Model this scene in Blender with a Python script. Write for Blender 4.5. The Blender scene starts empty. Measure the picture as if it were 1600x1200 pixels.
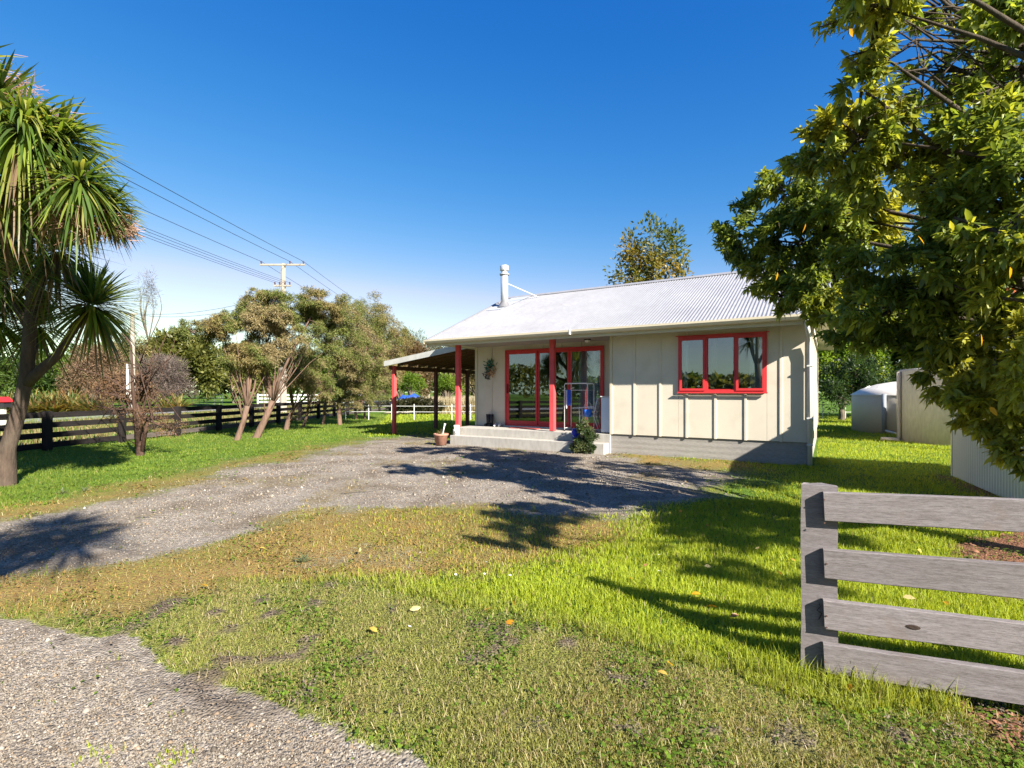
import bpy, bmesh, math, random
import numpy as np
from mathutils import Vector, Matrix
random.seed(7); rng = np.random.default_rng(7)
S = bpy.context.scene; COL = S.collection
R = math.radians
# ------------------------------------------------------------------ camera
HZ, CH, F = 612.0, 1.5, 800.0          # horizon row, eye height, focal length in photo pixels (1600 wide)
cam_d = bpy.data.cameras.new('camera'); cam = bpy.data.objects.new('camera', cam_d); COL.objects.link(cam)
cam.location = (0, 0, CH); cam.rotation_euler = (R(90), 0, 0)
cam_d.sensor_width = 36; cam_d.lens = 36*F/1600; cam_d.shift_y = (HZ-600)/1600
cam_d.clip_start = .05; cam_d.clip_end = 2000
S.camera = cam
S.render.resolution_x, S.render.resolution_y = 1024, 768
# ------------------------------------------------------------------ sky, sun, exposure
SE = R(31); SAZ = R(142.1)
w = bpy.data.worlds.new('World'); S.world = w; w.use_nodes = True
nt = w.node_tree; bg = nt.nodes['Background']
sky = nt.nodes.new('ShaderNodeTexSky'); sky.sky_type = 'NISHITA'; sky.sun_disc = False
sky.sun_elevation = SE; sky.sun_rotation = SAZ
sky.altitude = 0; sky.air_density = 1.0; sky.dust_density = 0.1; sky.ozone_density = 2.5
gmn = nt.nodes.new('ShaderNodeGamma'); gmn.inputs[1].default_value = 1.30; hsn = nt.nodes.new('ShaderNodeHueSaturation'); hsn.inputs['Hue'].default_value = .499; hsn.inputs['Saturation'].default_value = 1.12
nt.links.new(sky.outputs[0], gmn.inputs[0]); nt.links.new(gmn.outputs[0], hsn.inputs['Color']); sp_ = nt.nodes.new('ShaderNodeSeparateColor'); cb_ = nt.nodes.new('ShaderNodeCombineColor'); nt.links.new(hsn.outputs[0], sp_.inputs[0])
def _m(op, a, b):
    x = nt.nodes.new('ShaderNodeMath'); x.operation = op
    for i, v in ((0, a), (1, b)):
        if isinstance(v, float): x.inputs[i].default_value = v
        else: nt.links.new(v, x.inputs[i])
    return x.outputs[0]
_g = _m('MULTIPLY', _m('POWER', sp_.outputs[1], .88), .76); _r = _m('MULTIPLY', _m('POWER', sp_.outputs[0], 1.72), .47)      # film response of the clear sky, one curve for all directions
nt.links.new(_m('MINIMUM', _r, _m('MULTIPLY', _g, .80)), cb_.inputs[0]); nt.links.new(_g, cb_.inputs[1]); nt.links.new(_m('MULTIPLY', _m('POWER', sp_.outputs[2], .45), 1.98), cb_.inputs[2])
nt.links.new(cb_.outputs[0], bg.inputs[0]); bg.inputs[1].default_value = 0.051
sd = bpy.data.lights.new('sun', 'SUN'); sd.energy = 5.0; sd.angle = R(.55); sd.color = (1, .93, .82)
sun = bpy.data.objects.new('sun', sd); COL.objects.link(sun)
SV = Vector((math.sin(SAZ)*math.cos(SE), math.cos(SAZ)*math.cos(SE), math.sin(SE)))
sun.rotation_euler = SV.to_track_quat('Z', 'Y').to_euler(); sun.location = SV*50
S.view_settings.view_transform = 'Standard'; S.view_settings.look = 'None'
S.view_settings.exposure = 1.78; S.view_settings.gamma = 1; S.view_settings.use_curve_mapping = False
S.render.engine = 'CYCLES'
S.cycles.max_bounces = 8; S.cycles.transparent_max_bounces = 16

# ------------------------------------------------------------------ helpers
def at(px, py, Y):                      # photo pixel + distance -> world point
    return Vector(((px-800)/F*Y, Y, CH-(py-HZ)/F*Y))
def gr(px, py):                         # photo pixel of a ground point -> world xy
    Y = F*CH/(py-HZ); return ((px-800)/F*Y, Y)
def tag(o, label=None, cat=None, group=None, kind=None):
    if label: o['label'] = label
    if cat: o['category'] = cat
    if group: o['group'] = group
    if kind: o['kind'] = kind
    return o
def thing(name, label, cat, loc=(0,0,0), rz=0, group=None):
    o = bpy.data.objects.new(name, None); COL.objects.link(o); o.location = loc; o.rotation_euler = (0,0,rz)
    o.empty_display_size = .1
    return tag(o, label, cat, group)
def link(name, me, mat, parent=None, loc=None, rot=None, scale=None):
    o = bpy.data.objects.new(name, me); COL.objects.link(o)
    if mat is not None and not me.materials: me.materials.append(mat)
    if parent: o.parent = parent
    if loc is not None: o.location = loc
    if rot is not None: o.rotation_euler = rot
    if scale is not None: o.scale = scale
    return o
def copy_tree(o, parent=None):
    c = o.copy(); COL.objects.link(c); c.parent = parent
    for ch in list(o.children): copy_tree(ch, c)
    return c
_bc = {}
def bmesh_box(size, bev):
    bm = bmesh.new(); bmesh.ops.create_cube(bm, size=1)
    bmesh.ops.scale(bm, vec=size, verts=bm.verts)
    if bev: bmesh.ops.bevel(bm, geom=bm.edges[:], offset=min(bev, min(size)*.3), segments=1, affect='EDGES')
    me = bpy.data.meshes.new('box'); bm.to_mesh(me); bm.free(); return me
def box(name, mat, parent, lo, hi, bev=0.0, rot=None):      # box part between two corners; alike boxes share mesh data
    size = tuple(round(abs(hi[i]-lo[i]), 4) for i in range(3)); k = (size, bev, mat.name)
    if k not in _bc:
        _bc[k] = bmesh_box(size, bev); _bc[k].materials.append(mat)
    return link(name, _bc[k], None, parent, tuple((hi[i]+lo[i])/2 for i in range(3)), rot)
class MB:
    def __init__(s): s.v = []; s.f = []
    def box(s, lo, hi, M=None):
        b = len(s.v)
        for x in (lo[0], hi[0]):
            for y in (lo[1], hi[1]):
                for z in (lo[2], hi[2]):
                    p = Vector((x, y, z)); s.v.append(tuple(M@p if M else p))
        s.f += [tuple(b+i for i in q) for q in ((0,1,3,2),(4,6,7,5),(0,4,5,1),(2,3,7,6),(0,2,6,4),(1,5,7,3))]
        return s
    def tube(s, pts, rad, n=8, cap=True):
        pts = [Vector(p) for p in pts]
        if not hasattr(rad, '__len__'): rad = [rad]*len(pts)
        b = len(s.v); up = None
        for i, p in enumerate(pts):
            d = (pts[min(i+1, len(pts)-1)]-pts[max(i-1, 0)]).normalized()
            a = up if up is not None else (Vector((1,0,0)) if abs(d.x) < .8 else Vector((0,1,0)))
            x = (a-d*a.dot(d)).normalized(); up = x; y = d.cross(x)
            for k in range(n):
                t = 2*math.pi*k/n; s.v.append(tuple(p+(x*math.cos(t)+y*math.sin(t))*rad[i]))
        for i in range(len(pts)-1):
            for k in range(n):
                a0 = b+i*n+k; a1 = b+i*n+(k+1) % n; s.f.append((a0, a1, a1+n, a0+n))
        if cap:
            s.f.append(tuple(b+k for k in range(n))[::-1]); e = b+(len(pts)-1)*n; s.f.append(tuple(e+k for k in range(n)))
        return s
    def lathe(s, prof, c=(0,0,0), n=24):
        b = len(s.v)
        for r_, z in prof:
            for k in range(n):
                t = 2*math.pi*k/n; s.v.append((c[0]+r_*math.cos(t), c[1]+r_*math.sin(t), c[2]+z))
        for i in range(len(prof)-1):
            for k in range(n):
                a0 = b+i*n+k; a1 = b+i*n+(k+1) % n; s.f.append((a0, a1, a1+n, a0+n))
        return s
    def poly(s, pts):
        b = len(s.v); s.v += [tuple(p) for p in pts]; s.f.append(tuple(range(b, b+len(pts)))); return s
    def prism(s, prof, axis, a, c):       # extrude a polygon profile along axis 0/1 from a to c
        b = len(s.v); n = len(prof)
        for e in (a, c):
            for p, q in prof: s.v.append((e, p, q) if axis == 0 else (p, e, q))
        for k in range(n): s.f.append((b+k, b+(k+1) % n, b+n+(k+1) % n, b+n+k))
        s.f.append(tuple(b+k for k in range(n))[::-1]); s.f.append(tuple(b+n+k for k in range(n))); return s
    def mesh(s, smooth=False):
        me = bpy.data.meshes.new('m'); me.from_pydata(s.v, [], s.f)
        if smooth: me.shade_smooth()
        bm = bmesh.new(); bm.from_mesh(me); bmesh.ops.recalc_face_normals(bm, faces=bm.faces); bm.to_mesh(me); bm.free()
        return me
    def build(s, name, mat, parent=None, smooth=False, loc=None): return link(name, s.mesh(smooth), mat, parent, loc)
def fast(V, T=None, Q=None, col=None, attrs=None, name='m', smooth=False):
    me = bpy.data.meshes.new(name); V = np.asarray(V, np.float32)
    T = np.zeros((0,3), np.int32) if T is None else np.asarray(T, np.int32); Q = np.zeros((0,4), np.int32) if Q is None else np.asarray(Q, np.int32)
    me.vertices.add(len(V)); me.vertices.foreach_set('co', V.ravel())
    nl = T.size+Q.size; me.loops.add(nl); me.loops.foreach_set('vertex_index', np.concatenate([T.ravel(), Q.ravel()]))
    me.polygons.add(len(T)+len(Q))
    st = np.concatenate([np.arange(len(T))*3, T.size+np.arange(len(Q))*4]).astype(np.int32)
    me.polygons.foreach_set('loop_start', st)
    me.update(calc_edges=True)
    if smooth: me.shade_smooth()
    if col is not None:
        a = me.attributes.new('col', 'FLOAT_COLOR', 'POINT'); c4 = np.ones((len(V), 4), np.float32); c4[:, :3] = col; a.data.foreach_set('color', c4.ravel())
    for k, v in (attrs or {}).items():
        a = me.attributes.new(k, 'FLOAT', 'POINT'); a.data.foreach_set('value', np.asarray(v, np.float32))
    return me
def unit(a): return a/np.maximum(np.linalg.norm(a, axis=-1, keepdims=True), 1e-9)

# ------------------------------------------------------------------ materials
class NT:
    def __init__(s, m): m.use_nodes = True; s.t = m.node_tree; s.b = s.t.nodes['Principled BSDF']; s.out = s.t.nodes['Material Output']
    def n(s, ty, **k):
        x = s.t.nodes.new(ty)
        for a, v in k.items():
            if hasattr(x, a): setattr(x, a, v)
        return x
    def l(s, a, b): s.t.links.new(a, b)
    def pos(s, scale=(1,1,1), obj=False):
        m = s.n('ShaderNodeMapping'); m.inputs['Scale'].default_value = scale
        if obj: s.l(s.n('ShaderNodeTexCoord').outputs['Object'], m.inputs[0])
        else: s.l(s.n('ShaderNodeNewGeometry').outputs['Position'], m.inputs[0])
        return m.outputs[0]
    def noise(s, scale, detail=4, co=None, rough=.55):
        x = s.n('ShaderNodeTexNoise'); x.inputs['Scale'].default_value = scale; x.inputs['Detail'].default_value = detail; x.inputs['Roughness'].default_value = rough
        s.l(co if co is not None else s.pos(), x.inputs['Vector']); return x.outputs[0]
    def ramp(s, f, stops, interp='LINEAR'):
        x = s.n('ShaderNodeValToRGB'); r = x.color_ramp; r.interpolation = interp
        while len(r.elements) < len(stops): r.elements.new(.5)
        for e, (p, c) in zip(r.elements, stops): e.position = p; e.color = (*c, 1) if len(c) == 3 else c
        s.l(f, x.inputs[0]); return x.outputs[0]
    def mix(s, f, a, b, mode='MIX'):
        x = s.n('ShaderNodeMix'); x.data_type = 'RGBA'; x.blend_type = mode
        for i, v in ((0, f), (6, a), (7, b)):
            if isinstance(v, (int, float)): x.inputs[i].default_value = v
            elif isinstance(v, tuple): x.inputs[i].default_value = (*v, 1)
            else: s.l(v, x.inputs[i])
        return x.outputs[2]
    def math(s, op, a, b=0.0):
        x = s.n('ShaderNodeMath'); x.operation = op
        for i, v in ((0, a), (1, b)):
            if isinstance(v, (int, float)): x.inputs[i].default_value = v
            else: s.l(v, x.inputs[i])
        return x.outputs[0]
    def attr(s, nm, out='Fac'):
        x = s.n('ShaderNodeAttribute'); x.attribute_name = nm; return x.outputs[out]
    def bump(s, h, st=.3, d=.01):
        x = s.n('ShaderNodeBump'); x.inputs['Strength'].default_value = st; x.inputs['Distance'].default_value = d
        s.l(h, x.inputs['Height']); s.l(x.outputs[0], s.b.inputs['Normal']); return x
    def base(s, c): 
        if isinstance(c, tuple): s.b.inputs['Base Color'].default_value = (*c, 1)
        else: s.l(c, s.b.inputs['Base Color'])
_M = {}
def mat(name, c, rough=.6, metal=0, var=.12, vs=3.0, bump=.15, bs=60, spec=.4, stretch=None, dirt=None):
    if name in _M: return _M[name]
    m = bpy.data.materials.new(name); t = NT(m); _M[name] = m
    co = t.pos(stretch or (1,1,1))
    n1 = t.noise(vs, 5, co); n2 = t.noise(bs, 3, co)
    lo = tuple(x*(1-var) for x in c); hi = tuple(min(1, x*(1+var)) for x in c)
    cc = t.ramp(n1, [(.3, lo), (.7, hi)])
    cc = t.mix(.35*var*4 if var < .25 else .35, cc, t.ramp(n2, [(.35, lo), (.65, hi)]))
    if dirt: cc = t.mix(t.ramp(t.noise(dirt[1], 6), [(.5, (0,0,0)), (.72, (dirt[2],)*3)]), cc, dirt[0])
    t.base(cc); t.b.inputs['Roughness'].default_value = rough; t.b.inputs['Metallic'].default_value = metal
    t.b.inputs['Specular IOR Level'].default_value = spec
    if bump: t.bump(n2, bump, .004)
    return m
def leafmat(name, trans=.35, rough=.45, spec=.35):
    if name in _M: return _M[name]
    m = bpy.data.materials.new(name); t = NT(m); _M[name] = m
    c = t.attr('col', 'Color'); t.l(c, t.b.inputs['Base Color']); t.b.inputs['Roughness'].default_value = rough; t.b.inputs['Specular IOR Level'].default_value = spec
    tr = t.n('ShaderNodeBsdfTranslucent'); cc = t.mix(1.0, c, (1.35, 1.25, .6), 'MULTIPLY'); t.l(cc, tr.inputs[0])
    mx = t.n('ShaderNodeMixShader'); mx.inputs[0].default_value = trans; t.l(t.b.outputs[0], mx.inputs[1]); t.l(tr.outputs[0], mx.inputs[2]); t.l(mx.outputs[0], t.out.inputs[0])
    return m
LEAF = leafmat('leaf', .5, .42, .4); GRASS = leafmat('grass_blade', .45, .55, .25); DRY = leafmat('twiggy_foliage', .15, .8, .1)
CREAM = mat('cream_paint', (.555,.505,.41), .55, var=.05, vs=1.2, bump=.06, bs=150, dirt=((.40,.35,.26), 2.2, .35))
CREAM2 = mat('cream_trim', (.52,.465,.34), .5, var=.04, vs=2, bump=.05)
WHITE = mat('white_paint', (.58,.58,.56), .4, var=.04, bump=.04)
RED = mat('red_frame', (.52,.035,.04), .4, var=.08, vs=4, bump=.03)
REDP = mat('red_post', (.55,.065,.07), .6, var=.15, vs=6, bump=.1)
def roofmat():
    m = bpy.data.materials.new('painted_roof_metal'); t = NT(m)
    n = t.noise(.9, 6); n2 = t.noise(9, 5, t.pos((1,.4,1)))
    c = t.mix(t.ramp(n2, [(.35, (0,0,0)), (.75, (.45,)*3)]), t.ramp(n, [(.3, (.225,.225,.236)), (.7, (.275,.275,.288))]), (.165,.16,.16))
    t.base(c); t.b.inputs['Roughness'].default_value = .42; t.b.inputs['Specular IOR Level'].default_value = .5; return m
ROOF = roofmat()
def concmat(name, c, lines=False):
    m = bpy.data.materials.new(name); t = NT(m)
    a = t.noise(1.3, 7, rough=.65); b = t.noise(14, 6, t.pos((1,1,3) if lines else (1,1,.3)))
    col = t.mix(.5, t.ramp(a, [(.3, tuple(x*.78 for x in c)), (.7, c)]), t.ramp(b, [(.3, tuple(x*.7 for x in c)), (.65, tuple(min(1,x*1.12) for x in c))]))
    t.base(col); t.b.inputs['Roughness'].default_value = .9; t.b.inputs['Specular IOR Level'].default_value = .2
    h = t.noise(90, 4)
    if lines:
        wv = t.n('ShaderNodeTexWave'); wv.bands_direction = 'Z'; wv.inputs['Scale'].default_value = 2.6; wv.inputs['Distortion'].default_value = 1.2
        t.l(t.pos(), wv.inputs[0]); h = t.math('ADD', h, t.math('MULTIPLY', wv.outputs[1], .9))
    t.bump(h, .5, .006); return m
CONC = concmat('foundation_concrete', (.30,.28,.255), True); SLAB = concmat('porch_concrete', (.38,.36,.325)); TANKC = concmat('tank_concrete', (.46,.43,.39))
def woodmat(name, c1, c2, stretch):
    m = bpy.data.materials.new(name); t = NT(m)
    a = t.noise(5, 8, t.pos(stretch), .7); b = t.noise(1.7, 4)
    wv = t.noise(22, 6, t.pos(stretch), .75)
    col = t.mix(t.ramp(wv, [(.42, (0,0,0)), (.6, (.6,)*3)]), t.ramp(a, [(.3, c1), (.7, c2)]), tuple(x*.55 for x in c1))
    col = t.mix(t.ramp(b, [(.4, (0,0,0)), (.7, (.3,)*3)]), col, tuple(x*1.15 for x in c2))
    t.base(col); t.b.inputs['Roughness'].default_value = .85; t.b.inputs['Specular IOR Level'].default_value = .2
    t.bump(wv, .55, .004); return m
BLACKW = woodmat('black_stained_timber', (.010,.008,.0075), (.022,.018,.017), (1,.15,6))
GREYW0 = woodmat('sunlit_stained_timber', (.07,.058,.05), (.13,.11,.10), (1,.15,6))  # paler copy of the black stain: sunlight on the bottom rails put into colour
BROWNW = mat('oiled_brown_timber', (.13,.065,.035), .8, var=.35, vs=8, bump=.2, stretch=(1,6,1))
def barkmat(name, c, sc=(1,1,.25), s=14):
    m = bpy.data.materials.new(name); t = NT(m)
    a = t.noise(s, 8, t.pos(sc), .7); b = t.noise(2.2, 4)
    t.base(t.mix(t.ramp(b, [(.4, (0,0,0)), (.65, (.5,)*3)]), t.ramp(a, [(.3, tuple(x*.4 for x in c)), (.7, tuple(x*1.3 for x in c))]), tuple(x*1.25 for x in (c[0]*.9, c[1], c[2]))))
    t.b.inputs['Roughness'].default_value = .95; t.b.inputs['Specular IOR Level'].default_value = .1; t.bump(a, .9, .025); return m
BARK = barkmat('cabbage_tree_bark', (.085,.062,.048)); BARK2 = barkmat('flaking_red_brown_bark', (.15,.095,.07)); BARK3 = barkmat('grey_bark', (.12,.098,.075)); BARK5 = barkmat('dark_brown_bark', (.075,.045,.034)); BARK4 = barkmat('dark_grey_bark', (.07,.055,.042)); TWIG = barkmat('dark_twig_bark', (.07,.045,.035))
def glassmat():
    m = bpy.data.materials.new('window_glass'); t = NT(m)
    tr = t.n('ShaderNodeBsdfTransparent'); tr.inputs[0].default_value = (.75,.78,.76,1); gl = t.n('ShaderNodeBsdfGlossy'); gl.inputs['Roughness'].default_value = .005; gl.inputs[0].default_value = (.85,.9,.95,1)
    fr = t.n('ShaderNodeFresnel'); fr.inputs[0].default_value = 1.5
    mx = t.n('ShaderNodeMixShader'); t.l(t.math('MINIMUM', t.math('ADD', t.math('MULTIPLY', fr.outputs[0], 1.5), .09), 1.0), mx.inputs[0])
    t.l(tr.outputs[0], mx.inputs[1]); t.l(gl.outputs[0], mx.inputs[2]); t.l(mx.outputs[0], t.out.inputs[0]); return m
GLASS = glassmat()
STEEL = mat('galvanised_steel', (.55,.56,.57), .5, .6, var=.08, bump=.03); DARK = mat('dark_rubber', (.02,.02,.022), .5, var=.1)
CHROME = mat('white_coated_tube', (.72,.73,.75), .3, var=.03, bump=0)

# ------------------------------------------------------------------ ground zones (outlines measured on the lawn, driveway and gravel)
def pip(P, poly):
    x, y = P[:, 0], P[:, 1]; ins = np.zeros(len(P), bool); n = len(poly)
    for i in range(n):
        (x1, y1), (x2, y2) = poly[i], poly[(i+1) % n]
        if y1 == y2: continue
        c = ((y1 > y) != (y2 > y)) & (x < (x2-x1)*(y-y1)/(y2-y1)+x1); ins ^= c
    return ins
def vnoise(P, s, seed=0, octv=3):        # value noise, numpy
    out = np.zeros(len(P)); amp = 1; tot = 0
    for o in range(octv):
        q = P*s*(2**o)+seed*17.3+o*5.1; i = np.floor(q).astype(np.int64); f = q-i; f = f*f*(3-2*f)
        def h(a, b):
            k = (a*374761393+b*668265263+seed*1274126177) & 0x7fffffff; k = ((k ^ (k >> 13))*1274126177) & 0x7fffffff
            return ((k ^ (k >> 16)) & 0xffff)/65535.0
        a = h(i[:,0], i[:,1]); b = h(i[:,0]+1, i[:,1]); c = h(i[:,0], i[:,1]+1); d = h(i[:,0]+1, i[:,1]+1)
        out += amp*((a*(1-f[:,0])+b*f[:,0])*(1-f[:,1])+(c*(1-f[:,0])+d*f[:,0])*f[:,1]); tot += amp; amp *= .5
    return out/tot
pg = lambda pts: [gr(*p) for p in pts]
ZG1 = [(-14,4.2), (-6,3.7)] + pg([(-60,950),(0,965),(60,975),(100,990),(180,1003),(225,1040),(300,1072),(420,1105),(480,1132),(540,1162),(640,1197)]) + [(.6,1.2),(1.5,-3),(-14,-8)]
ZG2 = pg([(-500,880),(0,803),(110,790),(200,764),(300,738),(400,716),(480,701),(560,689),(600,682),(650,676),(700,690),(860,699),(950,709),(1060,722),(1150,735),(1110,765),(1050,790),(985,802),(930,815),(760,812),(640,800),(520,800),(470,828),(330,850),(200,880),(100,905),(0,925),(-500,1000)])
ZG3 = pg([(395,862),(560,846),(665,852),(690,882),(600,898),(430,896)])
ZM = pg([(-300,900),(0,900),(100,890),(200,865),(330,836),(500,790),(700,788),(930,808),(1000,800),(940,835),(880,872),(760,893),(640,897),(560,908),(400,903),(330,922),(200,962),(60,965),(0,970),(-300,1000)])
ZM2 = pg([(-300,840),(0,790),(120,775),(200,752),(330,724),(440,704),(560,684),(570,690),(400,722),(200,772),(0,815),(-300,870)])
ZM3 = pg([(945,706),(1160,722),(1180,738),(1060,735),(940,722)])
ZS = pg([(40,965),(330,915),(560,905),(640,925),(760,950),(900,985),(1100,1045),(1260,1080),(1480,1110),(1700,1130)]) + [(5,1.5),(5,-3),(1.5,-3),(.6,1.2)] + pg([(640,1197),(540,1162),(420,1105),(300,1072),(180,1003)])
ZF = pg([(1470,1090),(1640,1110),(1700,1200),(1560,1165)]); ZF2 = pg([(1490,855),(1640,810),(1900,850),(1700,960),(1530,930)]); ZF3 = pg([(1470,738),(1500,744),(1580,780),(1540,782)])
def zmask(P, polys, jit=.06, warp=.12, seed=1, k=8):
    wv = np.stack([vnoise(P, 1.6, seed)-.5, vnoise(P, 1.6, seed+1)-.5], 1)*warp*2 + np.stack([vnoise(P, 7, seed+2)-.5, vnoise(P, 7, seed+3)-.5], 1)*warp
    sc = np.clip(P[:,1:2]/5, .6, 2.5); acc = np.zeros(len(P)); rr = np.random.default_rng(seed)
    for _ in range(k):
        Q = P+wv*sc+rr.normal(0, jit, 2)*sc; m = np.zeros(len(P), bool)
        for po in polys: m |= pip(Q, po)
        acc += m
    return acc/k
def zones(P):
    g = np.maximum(zmask(P, [ZG1], .11, .14, 3), zmask(P, [ZG2, ZG3], .30, .26, 4, 14)); m = zmask(P, [ZM, ZM2, ZM3], .14, .3, 9); s = zmask(P, [ZS], .12, .2, 21); f = zmask(P, [ZF, ZF2, ZF3], .06, .16, 31)
    m = np.clip(m*(.55+.9*(vnoise(P, 1.1, 5)-.2)), 0, 1)
    inner = zmask(P, [ZG2, ZG3], .07, .1, 41, 4)
    g = np.clip(g*(1-m*.55), 0, 1)
    sp = inner*np.clip((vnoise(P, .8, 77, 4)-.46)*4, 0, 1); g = g*(1-.45*sp); m = np.maximum(m, sp*.75)   # mossy, weedy spots on the old drive
    return g, m, s, f
def dirt_spots(P):
    a = np.clip((vnoise(P, 5.2, 61, 3)-.635)*14, 0, 1)*np.clip((vnoise(P, .9, 62)-.36)*6, 0, 1); return a
def relief(P):
    return (vnoise(P, .35, 50)-.5)*.05*np.clip((8-np.abs(P[:,1]-4))/8, 0, 1) + (vnoise(P, 2.5, 51)-.5)*.03 + (vnoise(P, 9, 52)-.5)*.012

# ------------------------------------------------------------------ ground sheet
def groundmat():
    m = bpy.data.materials.new('ground_surface'); t = NT(m)
    g, mo, s, f, d = (t.attr(k) for k in ('gravel', 'moss', 'scruffy', 'mulch', 'dirt'))
    v = t.n('ShaderNodeTexVoronoi'); v.inputs['Scale'].default_value = 62; t.l(t.pos(), v.inputs[0])
    v2 = t.n('ShaderNodeTexVoronoi'); v2.inputs['Scale'].default_value = 26; t.l(t.pos(), v2.inputs[0])
    sep = t.n('ShaderNodeSeparateColor'); t.l(v.outputs['Color'], sep.inputs[0]); sep2 = t.n('ShaderNodeSeparateColor'); t.l(v2.outputs['Color'], sep2.inputs[0])
    rc = t.ramp(sep.outputs[0], [(0, (.11,.091,.07)), (.35, (.195,.168,.136)), (.7, (.265,.233,.193)), (1, (.38,.34,.29))])
    rc = t.mix(.3, rc, t.ramp(sep2.outputs[0], [(0, (.16,.135,.11)), (1, (.32,.29,.26))]))
    rc = t.mix(t.ramp(t.noise(1.4, 6), [(.42, (0,0,0)), (.68, (.75,)*3)]), rc, (.10,.075,.05))
    n3 = t.noise(30, 6, rough=.7); n1 = t.noise(4, 6, rough=.7)
    mc = t.ramp(n3, [(.3, (.075,.05,.024)), (.45, (.22,.13,.055)), (.58, (.20,.17,.045)), (.75, (.34,.25,.13))])
    lc = t.ramp(n3, [(.3, (.04,.075,.010)), (.6, (.08,.15,.015)), (.8, (.12,.20,.022))])
    lc = t.mix(t.ramp(n1, [(.4, (0,0,0)), (.7, (.4,)*3)]), lc, (.10,.15,.025))
    sc = t.ramp(n3, [(.3, (.075,.065,.025)), (.55, (.15,.165,.035)), (.75, (.22,.21,.06))])
    dc = t.ramp(n3, [(.3, (.06,.045,.033)), (.7, (.15,.115,.085))])
    fc = t.ramp(n3, [(.3, (.07,.03,.018)), (.6, (.20,.10,.06)), (.8, (.36,.22,.14))])
    c = t.mix(s, lc, sc); c = t.mix(t.math('MULTIPLY', mo, 1.0), c, mc)
    sharp = t.math('MULTIPLY', t.math('SUBTRACT', t.math('ADD', g, t.math('MULTIPLY', t.math('SUBTRACT', n3, .5), 1.1)), .36), 4)
    cl = t.n('ShaderNodeClamp'); t.l(sharp, cl.inputs[0]); gm = cl.outputs[0]
    c = t.mix(gm, c, rc); c = t.mix(d, c, dc); c = t.mix(f, c, fc)
    t.base(c); t.b.inputs['Roughness'].default_value = .95; t.b.inputs['Specular IOR Level'].default_value = .1
    h = t.math('ADD', t.math('MULTIPLY', v.outputs['Distance'], -1.2), n3); t.bump(h, .8, .012)
    return m
GM = groundmat()
def axis(segs):
    out = []
    for a, b, d in segs: out += list(np.arange(a, b-1e-6, d))
    out.append(segs[-1][1]); return np.array(out)
gx = axis([(-700,-120,60),(-120,-40,8),(-40,-14,1),(-14,-9,.2),(-9,7,.055),(7,10,.2),(10,40,1.5),(40,120,8),(120,700,60)])
gy = axis([(-120,-20,10),(-20,-3,1),(-3,1.5,.3),(1.5,9,.05),(9,17,.08),(17,24,.3),(24,60,1.5),(60,140,8),(140,900,60)])
GX, GY = np.meshgrid(gx, gy); P = np.stack([GX.ravel(), GY.ravel()], 1)
near = (np.abs(P[:,0]) < 16) & (P[:,1] > -4) & (P[:,1] < 26)
g = np.zeros(len(P)); m_ = g.copy(); s_ = g.copy(); f_ = g.copy(); d_ = g.copy(); z = np.zeros(len(P))
g[near], m_[near], s_[near], f_[near] = zones(P[near]); d_[near] = dirt_spots(P[near])*s_[near]; z[near] = relief(P[near])+d_[near]*.018-.01*g[near]
nx, ny = len(gx), len(gy); ii = np.arange(ny-1)[:, None]*nx+np.arange(nx-1)[None, :]
Q = np.stack([ii, ii+1, ii+1+nx, ii+nx], -1).reshape(-1, 4)
isg = (g[Q].mean(1) > .5); cen = P[Q].mean(1); n1g = pip(cen, ZG1)
def sub(name, sel, **kw):
    q = Q[sel]; idx, inv = np.unique(q.ravel(), return_inverse=True)
    me = fast(np.column_stack([P[idx], z[idx]]), Q=inv.reshape(-1, 4), attrs={'gravel': g[idx], 'moss': m_[idx], 'scruffy': s_[idx], 'mulch': f_[idx], 'dirt': d_[idx]}, smooth=True)
    o = link(name, me, GM); tag(o, kind='structure', **kw); return o
sub('ground', ~isg); sub('gravel_road', isg & n1g); sub('gravel_driveway', isg & ~n1g)

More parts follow.
